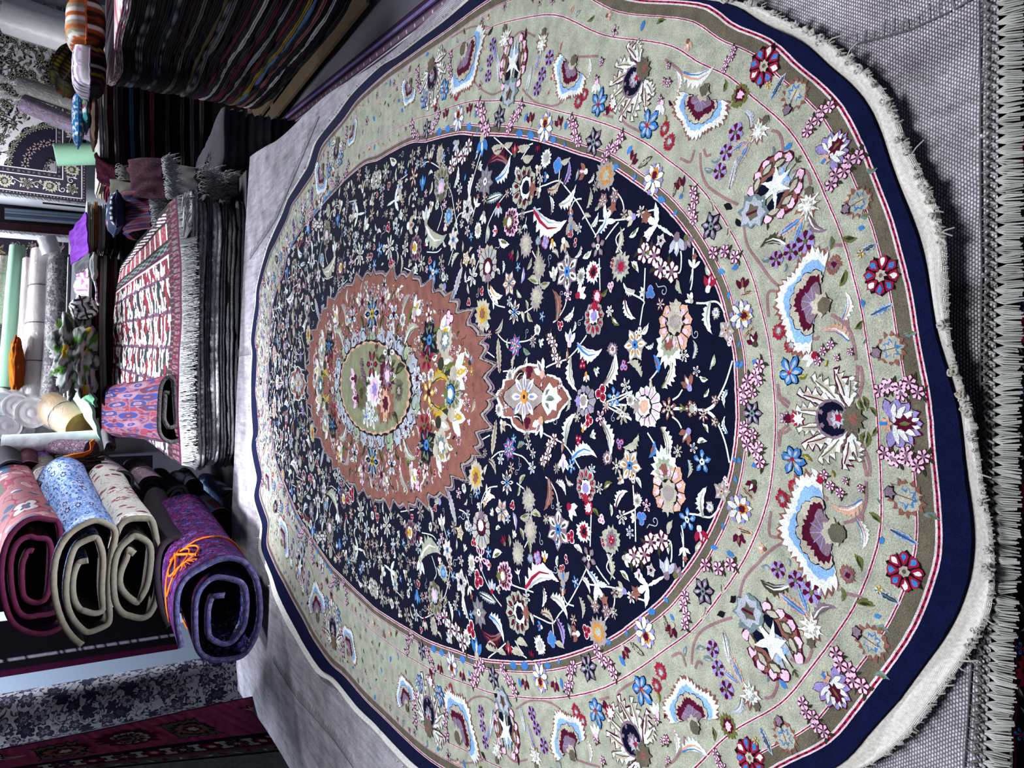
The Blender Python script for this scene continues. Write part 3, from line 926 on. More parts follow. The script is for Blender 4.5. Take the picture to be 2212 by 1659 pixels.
STEM = ['1000 965 1025 960 1060 940','1302 870 1330 858 1362 845','1302 870 1330 882 1360 905','1302 871 1350 875','1395 935 1410 960 1422 993','1448 900 1460 910 1468 925',
'1450 880 1490 885 1517 885','1517 885 1535 895 1550 917','1517 885 1540 905 1560 950 1570 1000','1170 933 1180 940 1200 950 1215 958 1230 975 1245 1000 1252 1012','1080 913 1100 918 1105 925',
'1065 990 1085 975 1120 982 1135 990 1150 1010','1080 1050 1060 1055 1048 1080 1047 1100','1120 1043 1135 1055','1153 1098 1152 1125','1148 1165 1140 1182','1180 1030 1190 1040 1205 1070 1210 1110',
'1278 1105 1277 1180','1270 1228 1255 1262 1235 1300 1215 1325 1200 1345 1175 1335 1160 1328','1290 1222 1305 1245 1318 1262','1045 1190 1047 1220 1055 1245 1072 1280 1092 1308','1003 1270 1010 1295 1018 1330 1032 1382',
'1365 1048 1368 1085 1370 1100 1345 1112','1370 1100 1372 1170','1325 1195 1312 1225 1330 1250','1482 1110 1500 1112 1528 1118 1548 1098','1468 1135 1472 1160 1473 1225','1425 1168 1445 1170 1448 1200 1446 1215',
'1115 1262 1130 1268 1160 1278','1222 1285 1230 1302 1245 1308','1200 1345 1203 1370','1278 1262 1330 1270 1372 1290 1400 1300','1330 1270 1328 1310 1310 1340','1100 1388 1080 1405 1060 1420','1112 1395 1130 1410 1145 1420','1120 1382 1130 1400 1138 1412',
'870 1105 900 1100','918 1150 940 1155 950 1165','940 1200 950 1235 945 1250','965 1130 975 1165','975 1205 985 1240 1000 1250','900 1320 915 1335 940 1325','870 1290 860 1280 850 1270','1000 1100 1015 1110 1030 1150','985 1200 975 1260 965 1290 940 1310']
VINE = ['1700 880 1685 865 1680 840','1703 925 1688 935 1678 930','1678 932 1677 965','1862 790 1866 820 1855 862','1845 955 1855 990 1862 1030','1860 1040 1858 1080 1848 1110 1830 1125 1808 1132','1848 1110 1848 1130','1752 1090 1755 1076 1770 1075 1776 1082',
'1655 1105 1652 1158 1690 1160','1690 1170 1660 1185 1630 1215 1600 1250 1590 1290 1588 1318','1575 1335 1545 1345 1510 1365 1495 1395 1492 1435','1782 1245 1785 1265 1798 1278','1745 1405 1735 1430 1715 1432 1700 1425','1672 1450 1675 1480 1665 1505 1648 1508',
'1810 1285 1845 1292','1480 1440 1470 1412 1450 1418','1500 1445 1505 1430 1515 1435','1340 1530 1338 1500 1350 1485 1372 1472','1480 1590 1478 1612 1460 1640 1440 1655','1300 1510 1320 1505','1215 1530 1190 1515 1150 1512 1118 1530','1075 1520 1050 1505 1020 1508 1005 1525','1085 1600 1090 1625 1110 1645 1140 1640','1020 1612 1040 1640 1000 1650 960 1640',
'935 1465 930 1480 932 1500','1250 1640 1280 1650 1300 1655']
PLACED = []
def put(kind, cols, n, rho, f, rho1, f1, lay, flip, size=None):
    x0, y0 = rp(rho, f); x1, y1 = rp(max(.001, rho1), f1)
    sz = size or hypot(x1-x0, y1-y0); MOT[kind](Loc(RP, x0, y0, atan2(y1-y0, x1-x0), sz, flip, lay), cols, n); PLACED.append((x0, y0, sz))
def mirrored(axis):
    return ((1, 1),) if axis == 'o' else (((1, 1), (1, -1)) if axis == '-' else ((1, 1), (-1, 1), (1, -1), (-1, -1)))
def mf(f, sx, sy): return atan2(sy*sin(f), sx*cos(f))
for ln in FIG.strip().split('\n'):
    q = ln.split()
    if len(q) < 7 or q[0] not in MOT: continue
    kind, cols, n, x, y, r, a = q[:7]; x, y, r, a = float(x), float(y), float(r), radians(float(a))
    c0 = px2par(x, y); lay = 4
    if c0[0] > 1.0 and kind in ('ls', 'sp', 'ft', 'lf'): lay = 3
    # size in the rug's plane is taken along the direction the figure points
    sz = None
    if kind not in ('lf', 'ls', 'ft', 'cl', 'tu', 'sp', 'cu', 'cp', 'fp', 'tn', 'th', 'cr', 'lo'): a0 = on(x, y, ZR); a1 = on(x, y+r, ZR); sz = (a1-a0).length
    for sx, sy in mirrored('-' if len(q) > 7 else ''):
        c1 = px2par(x+r*cos(a), y+r*sin(a))
        put(kind, cols, int(n) if n.isdigit() else 0, c0[0], mf(c0[1], sx, sy), c1[0], mf(c1[1], sx, sy), lay, sx*sy < 0, sz)
def stem(s, w, col, lay):
    v = [float(t) for t in s.split()]; P = [px2par(v[i], v[i+1]) for i in range(0, len(v), 2)]
    for sx, sy in mirrored(''):
        Q = [rp(r, mf(f, sx, sy)) for r, f in P]; D = []
        for i in range(len(Q)-1):                       # smooth the polyline
            p0, p1, p2, p3 = Q[max(i-1, 0)], Q[i], Q[i+1], Q[min(i+2, len(Q)-1)]
            for k in range(5):
                t = k/5; D.append(tuple(.5*((2*p1[j])+(-p0[j]+p2[j])*t+(2*p0[j]-5*p1[j]+4*p2[j]-p3[j])*t*t+(-p0[j]+3*p1[j]-3*p2[j]+p3[j])*t**3) for j in (0, 1)))
        D.append(Q[-1]); D = [(x+.0006*nz(i*9, w*99), y+.0006*nz(i*7, 3)) for i, (x, y) in enumerate(D)]
        RP.line(D, w, col, lay)
for s in STEM: stem(s, .0028, 'W', 3)
for s in VINE: stem(s, .0040, lin('8a6a70'), 2)
# --- pendant cartouches towards both ends of the field
def parpoly(P, col, lay, sy=1, sx=1):
    RP.poly([rp(r, mf(f, sx, sy)) for r, f in P], col, lay)
CART = [(1068,853),(1074,868),(1081,880),(1083,902),(1102,904),(1106,918),(1118,930),(1135,936),(1155,934),(1170,924),(1174,905),(1163,897),(1170,897),(1176,914),(1190,911),(1205,904),(1210,889),(1222,874),(1231,863),(1224,846),(1212,832),(1207,818),(1192,811),(1178,807),(1172,822),(1165,826),(1175,815),(1171,796),(1158,787),(1136,785),(1118,791),(1106,802),(1102,816),(1084,820),(1082,838),(1074,843)]
def scaled(P, k):
    cx = sum(p[0] for p in P)/len(P); cy = sum(p[1] for p in P)/len(P); return [px2par(cx+(x-cx)*k, cy+(y-cy)*k) for x, y in P]
for sy in (1, -1):
    parpoly(scaled(CART, 1.0), 'W', 4, sy); parpoly(scaled(CART, .93), 'S', 5, sy)
    for (cx, cy, rx, ry, c, l) in ((1130, 857, 41, 39, 'D', 6), (1130, 857, 39, 37, 'G', 7)):
        parpoly([px2par(cx+rx*(1+.12*cos(4*t))*cos(t), cy+ry*(1+.12*cos(4*t))*sin(t)) for t in [2*pi*i/24 for i in range(24)]], c, l, sy)
    parpoly([px2par(*p) for p in ((1164,862),(1176,838),(1184,826),(1192,838),(1200,836),(1201,850),(1212,862),(1201,872),(1200,888),(1192,884),(1182,898),(1174,884))], 'W', 7, sy)
    for (x, y, r, a, k, c) in ((1131, 857, 29, 0, 'fl', 'WLO'), (1186, 864, 10, 0, 'ls', 'TF'), (1180, 878, 9, 60, 'ls', 'TF'), (1180, 848, 9, -60, 'ls', 'TF'), (1165, 918, 24, 110, 'bd', 'WZH'), (1165, 800, 24, -110, 'bd', 'WZH'), (1138, 912, 8, 0, 'br', 'KK'), (1140, 802, 8, 0, 'br', 'KK'), (1120, 905, 14, 40, 'lf', 'DW'), (1120, 812, 14, -40, 'lf', 'DW'), (1110, 888, 9, 90, 'ls', 'BQ')):
        c0 = px2par(x, y); c1 = px2par(x+r*cos(radians(a)), y+r*sin(radians(a))); put(k, c, 8 if k == 'fl' else 0, c0[0], mf(c0[1], 1, sy), c1[0], mf(c1[1], 1, sy), 8, False)
# --- salmon medallion, scroll ring and green centre with its basket of flowers
def lobed(r0, amp, n, spike, off=0.0):
    P = []
    for i in range(n*40):
        f = 2*pi*i/(n*40); t = (f*n/(2*pi)) % 1; u = abs(t-.5)*2     # u=1 at the spike
        P.append((r0*(1+amp*(abs(sin(3*pi*t))-.4)+spike*max(0, u-.86)/.14+(.5*spike*max(0, .10-abs(t-.5))/.10))+off+.003*sin(f*67), f))
    return P
for o, c, l in ((.014, 'Z', 4), (.008, 'D', 5), (.006, 'G', 6), (-.003, 'D', 7), (-.006, 'S', 8)): parpoly(lobed(.49, .045, 16, .09, o), c, l)
for k in range(16):
    f = 2*pi*(k+.5)/16
    for kk, cc, r, n in (('bd', 'WYC', .40, 0), ('ls', 'EX', .37, 0)):
        x0, y0 = rp(r, f); x1, y1 = rp(r+.03, f+.0); put(kk, cc, n, r, f, r+.038, f, 9, False)
MF = [(.33, .0, 'fl', 'NBYW', 8, .05), (.34, .35, 'fl', 'WBN', 5, .035), (.31, .7, 'lf', 'MWX', 0, .05), (.37, .62, 'br', 'PKW', 0, .02), (.345, .95, 'fl', 'DTBN', 7, .05), (.30, 1.12, 'fl', 'RKE', 5, .035), (.36, 1.25, 'bd', 'CWX', 0, .045), (.33, 1.4, 'lf', 'YMX', 0, .04), (.385, .15, 'fl', 'ZPK', 8, .04), (.39, 1.05, 'rg', 'CTW', 0, .04), (.40, .45, 'lf', 'GCW', 0, .04), (.37, .85, 'ls', 'XE', 0, .03), (.30, .5, 'ls', 'XE', 0, .025), (.40, 1.38, 'br', 'WSY', 0, .018), (.29, .2, 'ls', 'XE', 0, .03), (.41, .28, 'ls', 'XC', 0, .02), (.41, .75, 'fl', 'WPK', 5, .02)]
for (r, f, kk, cc, n, sz) in MF:
    for sx, sy in mirrored(''): g = mf(f, sx, sy); put(kk, cc, n, r, g, r+sz/(.65+.77*abs(sin(g)))*1.1, g, 9, sx*sy < 0)
put('pl', 'MEBW', 9, .375, pi/2, .41, pi/2, 10, False); put('pl', 'MEBW', 9, .375, -pi/2, .41, -pi/2, 10, False)
put('fl', 'YWK', 5, .285, pi/2, .31, pi/2, 12, False)
for i in range(28):                                                     # scroll work
    f = 2*pi*i/28; x0, y0 = rp(.232, f); L = Loc(RP, x0, y0, f*7, .036, False, 9); L.star(0, 0, 1.12, .8, 7, 'D', 0); L.star(0, 0, 1.0, .72, 7, 'I' if i % 4 else 'A', 1)
    L.line([(.75*cos(t*.6)*(1-t*.1), .75*sin(t*.6)*(1-t*.1)) for t in range(10)], .12, 'D', 2, .05)
    if i % 4 == 2: put('fl', 'WLK', 6, .238, f, .262, f, 12, False)
parpoly([(.214+.004*sin(f*40), f) for f in [2*pi*i/90 for i in range(90)]], 'D', 12)
parpoly([(.206+.005*sin(f*31+1), f) for f in [2*pi*i/90 for i in range(90)]], 'H', 13)
parpoly([(.198+.005*sin(f*37), f) for f in [2*pi*i/90 for i in range(90)]], lin('7d8066'), 14)
for (kk, cc, n, x, y, r, a) in (('rg','FVG',0,868,842,24,90),('rg','WPL',0,815,842,16,0),('rg','KZP',0,842,812,15,0),('rg','SHK',0,838,872,18,0),('fl','KRG',6,811,787,12,0),('fl','WZD',6,846,761,12,0),('cl','Z',4,792,805,30,80),
    ('rg','FEV',0,787,850,13,0),('fl','WIW',5,806,888,11,0),('fl','WIW',5,812,905,9,0),('fl','WIQ',5,798,900,9,0),('bd','WY',0,838,903,12,90),('bd','IW',0,822,903,10,90),('ls','EX',0,855,790,14,-60),('ls','XE',0,870,800,14,-40),
    ('ls','EX',0,822,775,10,60),('bd','PK',0,772,818,9,180),('bd','PK',0,776,860,9,180),('ls','XE',0,780,870,14,80),('ls','XE',0,860,905,16,60),('bd','KS',0,820,752,12,-90),('ls','XE',0,833,780,9,0),('ls','WE',0,852,820,12,-30),('ls','EX',0,800,830,9,0),('ls','EX',0,848,895,13,90)):
    c0 = px2par(x, y); c1 = px2par(x+r*cos(radians(a)), y+r*sin(radians(a))); put(kk, cc, n, c0[0], c0[1], c1[0], c1[1], 15, False)
# --- small filling figures wherever the navy still shows
fr = random.Random(21)
def free(x, y, r, k=.78):
    return all((x-a)**2+(y-b)**2 > (r+s*k)**2 for a, b, s in PLACED)
fills = (('fl', 'WZC', 6), ('fl', 'CGW', 7), ('bd', 'WCM', 0), ('ls', 'MW', 0), ('ls', 'WE', 0), ('fl', 'PKW', 5), ('lf', 'WMG', 0), ('br', 'RWK', 3), ('fl', 'WBC', 6), ('bd', 'CSW', 0), ('fl', 'GCZ', 8), ('lf', 'CWZ', 0), ('rg', 'WMZ', 0), ('fl', 'SWC', 6), ('cu', 'I', 0), ('fl', 'BIW', 5))
for it in range(9000):
    f = fr.uniform(0, 2*pi); r = sqrt(fr.uniform(.055, .95)); x, y = rp(r, f); sz = fr.choice((.03, .024, .018, .014, .011))
    if r < .44 and sz > .022: continue
    if .44 < r < .53: continue
    if free(x, y, sz*.9, .70):
        k, c, n = fr.choice(fills); a = fr.uniform(0, 2*pi)
        if r < .44 and k == 'fl': c = fr.choice(('ZKC', 'WTN', 'PKE'))
        MOT[k](Loc(RP, x, y, a, sz, False, 9 if r < .44 else 4), c, n); PLACED.append((x, y, sz))
sf = random.Random(5)
for it in range(4200):
    f = sf.uniform(0, 2*pi); r = sf.uniform(.25, .455); x, y = rp(r, f); sz = sf.choice((.024, .018, .014, .010))
    if free(x, y, sz*.8, .60):
        k, c, n = sf.choice((('fl', 'WKT', 5), ('ls', 'XE', 0), ('bd', 'WKC', 0), ('fl', 'ZRW', 6), ('ls', 'WE', 0), ('fl', 'TWD', 6), ('cu', 'K', 0), ('br', 'PK', 3), ('lf', 'CX', 0), ('fl', 'YKW', 5), ('bd', 'ZCX', 0), ('ls', 'D', 0)))
        MOT[k](Loc(RP, x, y, sf.uniform(0, 6.3), sz, False, 9), c, n); PLACED.append((x, y, sz))
# --- the same in the green borders: sparse leaves and buds
bf = (('ls', 'EX', 0), ('ls', 'TI', 0), ('bd', 'ZRS', 0), ('sp', 'BQ', 0), ('bd', 'HWS', 0), ('fl', 'ZPK', 5), ('ls', 'HS', 0))
for it in range(2600):
    f = fr.uniform(0, 2*pi); r = fr.choice((fr.uniform(1.1, 1.22), fr.uniform(1.3, 1.72), fr.uniform(1.8, 1.88))); x, y = rp(r, f); sz = fr.choice((.016, .011, .009))
    if free(x, y, sz*1.8, .95):
        k, c, n = fr.choice(bf); MOT[k](Loc(RP, x, y, fr.uniform(0, 6.3), sz, False, 3), c, n); PLACED.append((x, y, sz))
rug = empty('oval_rug', (RC.x, RC.y, ZR-.012), 'large oval floral rug, navy field, sage green border and navy edge, spread over the heap', 'rug')
RUG.build('pile', PILE, rug)
# side of the pile and the underside
ub = MB(); N = 440
ub.grid(N, 5, lambda i, j: (lambda f, h: (lambda x, y: ((x, y, ZR+relief(x, y)-h), PAL['N'], (f, h)))(*rp(3.0+(.02 if j in (1, 2, 3) else 0), f)))(-pi+2*pi*i/N, (.0, .003, .006, .009, .011)[j]), 0, True)
ub.build('pile_side', PILE, rug)
# white woven end strip round the whole rug, frayed
kb = MB()
KC = lin('f4f3ee'); KD = lin('dedacd')
def kfn(i, j):
    f = -pi+2*pi*i/900; r = 2.97+1.03*j/7
    if j == 7: r += .09*nz(f*40, 1)+.05*nz(f*160, 4)
    x, y = rp(min(r, 4.2) if r < 4 else 3.999, f)
    if r > 4:
        x0, y0 = rp(3.0, f); x1, y1 = rp(3.999, f); e = (r-4)*.6; x += (x1-x0)*e; y += (y1-y0)*e
    h = -.006+.010*sin(pi*j/7)*(.3+nz(f*9, 2.2)) + (.004 if j == 6 else 0)
    return (W3(x, y, h), mixc(KC, KD, .5+.5*nz(f*14, j)), (f*1.4, r*.04))
kb.grid(900, 8, kfn, 0, True)
kr = random.Random(3)
for i in range(1000):                                                    # knots and threads of the frayed edge
    f = kr.uniform(.1, pi-.1) if i % 3 else kr.uniform(-pi, pi); x1, y1 = rp(3.97, f); x0, y0 = rp(3.0, f); d = Vector((x1-x0, y1-y0, 0)); d = d.normalized() if d.length > 1e-5 else Vector((0, -1, 0))
    s = Vector((-d.y, d.x, 0)); L = kr.uniform(.002, .006)*(3.4 if kr.random() < .04 else 1); p = Vector(W3(x1, y1, .001)); u = kr.uniform(-.8, .8); z = kr.uniform(.001, .006)
    kb.tube([p, p+d*L*.5+s*L*.5*u+Vector((0, 0, z)), p+d*L+s*L*u+Vector((0, 0, -.002+z*.3))], .0009 if i % 9 else .002, KD if kr.random() < .15 else lin('e4e2da'), 4)
for i in range(90):                                                     # clumps of knotted warp ends
    f = pi/2+kr.uniform(-1.25, .2)*(1 if i % 3 else 1.6); x1, y1 = rp(kr.uniform(3.85, 4.05), f); r_ = kr.uniform(.0012, .003); c_ = mixc(KC, lin('cfc4ae'), kr.random()**4)
    for k in range(4):
        o = Vector((x1, y1, ZR+relief(x1, y1)+.002))+Vector((kr.uniform(-1, 1), kr.uniform(-1, 1), kr.uniform(0, 1)))*r_*1.2; a = kr.uniform(0, 6)
        kb.tube([o+Vector((r_*1.1*cos(a+t), r_*1.1*sin(a+t), r_*.5*sin(t*2))) for t in range(6)], r_*.5, c_, 5, cap=True)
kb.build('kilim_edge', [EDGEW], rug)
# ------------------------------------------------------------------ the room
def panel(name, p0, p1, mat):
    b = MB(); b.box(p0, p1); return struct(b.build(name, mat))
M_WALL = mat_plain('white_wall_paint', 'b9bfcb', .8, 6, .05, .1)
M_FLOOR = mat_plain('grey_floor_covering', '7c7a84', .85, 3.5, .3, .2)
panel('floor', (-4.2, -1.5, -.1), (4.4, 10.0, 0), M_FLOOR)
panel('ceiling', (-4.2, -1.5, 3.3), (4.4, 10.0, 3.4), mat_plain('ceiling_paint', '6a6c74', .9))
panel('wall_back', (-4.2, 9.6, 0), (4.4, 9.7, 3.3), M_WALL)
panel('wall_left', (-4.2, -1.5, 0), (-4.1, 9.6, 3.3), M_WALL)
panel('wall_right', (4.3, -1.5, 0), (4.4, 9.6, 3.3), M_WALL)
# ------------------------------------------------------------------ slabs of folded rug
def slab(name, cx, cy, sx, sy, rot, z, th, col, seed, mats=TEX, parent=None, folds=2, wav=.02, zf=None, corner=.12, colf=None, rag=.012, top=None, n=150):
    """a rug folded flat: rounded outline, edge showing its folds, faces following the ones beneath"""
    b = MB(); K = 2*folds+1 if folds > 1 else 5; c, s = cos(rot), sin(rot)
    ring = []
    per = 2*(sx+sy)
    for i in range(n):
        a = 2*pi*i/n; ca, sa = cos(a), sin(a); e = 2/ (8 if corner < .2 else 4.5)
        x = sx/2*math.copysign(abs(ca)**e, ca); y = sy/2*math.copysign(abs(sa)**e, sa)
        # spread the samples along the sides
        ring.append((x, y))
    L = [0]
    for i in range(n): p, q = ring[i], ring[(i+1) % n]; L.append(L[-1]+hypot(q[0]-p[0], q[1]-p[1]))
    tot = L[-1]; out = []; k = 0
    for i in range(n):
        d = tot*i/n
        while L[k+1] < d: k += 1
        p, q = ring[k % n], ring[(k+1) % n]; t = (d-L[k])/max(1e-9, L[k+1]-L[k]); out.append((p[0]+(q[0]-p[0])*t, p[1]+(q[1]-p[1])*t))
    prof = []
    for j in range(K*2+1):
        t = j/(K*2); prof.append((t, abs(sin(pi*t*folds))**.5))
    rows = len(prof)
    def P(x, y, zz, push):
        l = hypot(x, y) or 1; w = 1+((push-1)*th*.45+wav*nz(x*3+seed*7.1, y*3, seed)+rag*nz(x*22, y*22, seed*3.3))/l
        X, Y = x*w, y*w; wx, wy = cx+X*c-Y*s, cy+X*s+Y*c
        return (wx, wy, zz+(zf(wx, wy) if zf else 0))
    def fn(i, j):
        x, y = out[i]; t, pu = prof[j]; cc = colf(i/n, t) if colf else col
        g = .55+.45*pu; cc = (cc[0]*g, cc[1]*g, cc[2]*g, 1) if folds > 1 and False else cc
        return (P(x, y, z+th*(1-t), pu), cc, (i/n*tot, t*th))
    base = b.grid(n, rows, fn, 0, True)
    for (jj, fl) in ((0, False), (rows-1, True)):      # faces: inner rings drawn in from the edge
        prev = [base+i*rows+jj for i in range(n)]; rim = [Vector(b.v[k]) for k in prev]; ce = sum(rim, Vector())/n
        for q in (.8, .5, .2):
            cur = []
            for i in range(n):
                p = ce+(rim[i]-ce)*q; p.z = z+(th if jj == 0 else 0)+(zf(p.x, p.y) if zf else 0); x, y = out[i]
                cur.append(b.vert(p, top or (colf(i/n, q*.5) if colf else col), (x*q, y*q)))
            for i in range(n):
                f = (prev[i], prev[(i+1) % n], cur[(i+1) % n], cur[i]); b.face(f if fl else f[::-1], 0)
            prev = cur
        b.face(prev if jj == 0 else prev[::-1], 0)
    return b.build(name, mats, parent)
# ------------------------------------------------------------------ the heap under the oval rug
hp = hexes('241a22', '2d2733', '3a3440', '2a2030', '423b3a', '22202c')
hn = ['plum-grey', 'slate-grey', 'mid-grey', 'aubergine', 'brown-grey', 'blue-black']
pos = ['lowest', 'second from the floor', 'third from the floor', 'fourth from the floor', 'fifth from the floor', 'uppermost']
for i in range(6):
    o = slab('folded_rug', -.24, 2.2, 2.32, 3.9, 0, .003+i*.113, .110, hp[i], i+40, wav=.02, corner=.05)
    tag(o, 'thick %s folded rug of the heap under the oval rug, %s' % (hn[i], pos[i]), 'rug', 'folded rugs making up the heap')
# dark red and navy rug peeping out at the near edge
def dark_rug():
    b = MB(); N0 = lin('0c0d1a'); z = .684
    X0, X1, Y0, Y1 = -1.4, .93, .12, 4.0
    fm = lambda x, y, h=0.0: (x, y, z+.014+h+.002*sin(x*9))
    b.grid(60, 40, lambda i, j: (fm(X0+(X1-X0)*i/59, Y0+(Y1-Y0)*j/39), N0, (i, j)))
    for (a, c_, q) in (((X0, Y0), (X1, Y0), 0), ((X1, Y0), (X1, Y1), 0), ((X1, Y1), (X0, Y1), 0), ((X0, Y1), (X0, Y0), 0)):
        b.grid(30, 3, lambda i, j: ((lambda x, y: (x, y, fm(x, y)[2]-.014*j/2))(a[0]+(c_[0]-a[0])*i/29, a[1]+(c_[1]-a[1])*i/29), N0, (i, j)), 0, flip=True)
    p = Pat(b, fm, .03)
    for (yy, w, c) in ((.440, .003, 'C'), (.436, .002, 'K'), (.380, .004, 'K'), (.375, .003, 'V')): p.line([(X0+(X1-X0)*i/90, yy+.001*(-1)**i) for i in range(91)], w, c, 1)
    r = random.Random(5)
    for i in range(26):
        x = X0+.05+i*.088; y = .335+.01*(-1)**i
        L = Loc(p, x, .412+.006*(-1)**i, r.uniform(0, 6), .019, False, 2); (m_fl(L, 'KBN', 7) if i % 2 else m_rg(L, 'RKB', 0))
        L = Loc(p, x+.045, .412, pi/2, .018, i % 2 == 0, 2); MOT['lf'](L, 'CKX', 0)
        MOT['fl'](Loc(p, x+.022, .43, .3, .007, False, 2), 'BKR', 5); MOT['ls'](Loc(p, x+.066, .43, .5, .007, False, 2), 'VC', 0)
    o = b.build('dark_rug', PILE); return tag(o, 'dark red and navy patterned rug directly under the patchwork carpet, showing past its fringe', 'rug')
dark_rug()
# ------------------------------------------------------------------ patchwork carpet
ZP = .735
def pwz(x, y): return ZP+relief(x, y)*.35+.004*nz(x*2.2, y*2.2, 5)
NE = [on(2152, 0, ZP), on(2160, 600, ZP), on(2142, 1100, ZP), on(2128, 1659, ZP)]
def near_y(x):
    P = NE[::-1]
    if x <= P[0].x: return P[0].y+(x-P[0].x)*(P[1].y-P[0].y)/(P[1].x-P[0].x)*.3
    for a, c in zip(P, P[1:]):
        if x <= c.x: return a.y+(c.y-a.y)*(x-a.x)/(c.x-a.x)
    return P[-1].y
FE = [on(505, 1480, ZP), on(500, 1120, ZP), on(523, 600, ZP), on(538, 345, ZP)]
def far_y(x):
    if x <= FE[0].x: return FE[0].y
    for a, c in zip(FE, FE[1:]):
        if x <= c.x: return a.y+(c.y-a.y)*(x-a.x)/(c.x-a.x)
    return FE[-1].y
XL = FE[0].x; XR0 = FE[-1].x
def xright(y): return .935+(XR0-.935)*max(0, (y-1.7)/(4.1-1.7))+.012*sin(y*5)
def xleft(y): return XL+.03*sin(y*2.3)-(.02 if y < 3 else 0)
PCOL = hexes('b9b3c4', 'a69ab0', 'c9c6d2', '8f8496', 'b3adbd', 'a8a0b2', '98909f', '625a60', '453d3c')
SEAM = lin('58585c')
pseeds = []
pr = random.Random(11)
for (px, py, c) in ((2000, 300, 2), (1900, 30, 1), (1750, 20, 0), (2100, 520, 4), (2075, 700, 7), (2100, 850, 7), (2110, 1050, 8), (2050, 1560, 0), (1960, 1640, 2), (2120, 1300, 3), (530, 480, 3), (600, 330, 3), (530, 1000, 2), (515, 800, 0), (560, 1180, 3), (520, 1500, 2), (620, 1500, 5), (700, 1640, 0), (800, 1640, 2), (600, 1580, 6), (760, 170, 2), (680, 240, 0), (560, 650, 5)):  # brown near-edge seeds: dark woven strip with a bystander's shade painted in
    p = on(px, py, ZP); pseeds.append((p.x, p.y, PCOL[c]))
for i in range(12): pseeds.append((pr.uniform(-1.2, .9), pr.uniform(.8, 3.6), PCOL[i % 7]))
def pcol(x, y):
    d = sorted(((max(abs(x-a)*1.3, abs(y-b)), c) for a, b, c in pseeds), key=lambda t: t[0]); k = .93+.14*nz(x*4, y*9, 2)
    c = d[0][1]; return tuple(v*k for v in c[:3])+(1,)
pb = MB(); NX, NY = 240, 320
def pfn(i, j):
    sk = 12; t = (j-sk)/(NY-1-sk*1); s = (i-sk)/(NX-1-2*sk)
    ex = 0; x = 0
    ey = max(0, t-1) if t > 1 else 0
    tt = min(1, max(0, t))
    xm = xleft(2)+(xright(2)-xleft(2))*min(1, max(0, s)); y = near_y(xm)+(far_y(xm)-near_y(xm))*tt
    x = xleft(y)+(xright(y)-xleft(y))*min(1, max(0, s)); y = near_y(x)+(far_y(x)-near_y(x))*tt
    z = pwz(x, y)
    u, v = x, y
    if s < 0: q = -s*(NX-1-2*sk)/sk; z -= (ZP-.05)*q; x -= .06*sin(min(1, q*6)*pi/2)+.05*q*(1+sin(y*6)); u -= q*.7
    if s > 1: q = (s-1)*(NX-1-2*sk)/sk; z -= .35*q; x += .03*sin(min(1, q*6)*pi/2)+.02*q*sin(y*7); u += q*.4
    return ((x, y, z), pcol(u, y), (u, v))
sk = 12
def pfn2(i, j):
    if j <= NY-1-sk:
        jj = j; return pfn(i, int(sk+jj*(NY-1-sk)/(NY-1-sk)))
    q = (j-(NY-1-sk))/sk; p, c, uv = pfn(i, NY-1); x, y, z = p
    return ((x, y+.05*sin(min(1, q*6)*pi/2)+.02*q*sin(x*8), max(.01, z-.45*q)), c, (uv[0], uv[1]+.45*q))
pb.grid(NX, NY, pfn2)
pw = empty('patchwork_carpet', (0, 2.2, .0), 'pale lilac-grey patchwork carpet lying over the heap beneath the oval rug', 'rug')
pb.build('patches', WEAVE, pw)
# hem, fringe and seams
hb = MB(); fr_ = random.Random(9)
xs = [-1.45+i*.0100 for i in range(243)]
for i, x in enumerate(xs):
    y = near_y(x); z = pwz(x, y); g = lin(('9b9c98', 'a9aba8', '8b8d88')[i % 3])
    hb.tube([(x, y+.012, z+.003), (x+.004, y+.004, z+.006), (x+.01, y+.0105, z+.003)], .0016, lin('62645f'), 4)      # knotted net
    hb.tube([(x, y-.001, z+.003), (x+.0045, y+.006, z+.005)], .0015, g, 4)
    sp = fr_.uniform(.8, 1.15); bend = fr_.uniform(-.003, .003)
    for k in range(6):                                                              # tassel strands
        o = (k-2.5)*.00165*sp; r = fr_.uniform(-.0012, .0012); Lf = .021+fr_.uniform(-.003, .003); zz = z-.001*abs(k-2.5)
        hb.tube([(x+.004+o*.3, y, zz+.004), (x+.004+o*1.3+bend*.4, y-Lf*.45, zz+.005-.0004*k), (x+.004+o*1.2+r+bend, y-Lf, zz-.004)], .0010, mixc(g, lin('d5d6d3'), fr_.random()*.6), 4)
hb.build('fringe', YARN, pw)
sb = MB(); rs = random.Random(4)
def seam(P, w=.016):
    for a, c in zip(P, P[1:]):
        d = c-a; L = d.length; n = max(1, int(L/.006)); t = d/L; nn = Vector((-t.y, t.x, 0))
        for i in range(n):
            p = a+t*(i*.006); z = pwz(p.x, p.y)+.0022; q = rs.uniform(.6, 1.3)
            sb.tube([(p.x, p.y, z), (p.x+t.x*.0065, p.y+t.y*.0065, z)], .0013, SEAM, 4)
            if i % 2 == 0: e = p+nn*w*q; sb.tube([(p.x, p.y, z), ((p.x+e.x)/2, (p.y+e.y)/2, z+.001), (e.x, e.y, z-.001)], .0007, lin('77797b'), 3)
seam([on(1846, 96, ZP), on(1960, 66, ZP), on(2060, 20, ZP), on(2110, -10, ZP)])
seam([on(2112, 0, ZP+.001), on(2120, 300, ZP), on(2128, 600, ZP), on(2118, 1000, ZP), on(2085, 1659, ZP)], .012)
seam([on(540, 560, ZP), on(600, 470, ZP), on(690, 250, ZP)], .03)
seam([on(515, 770, ZP), on(545, 765, ZP)], .03)
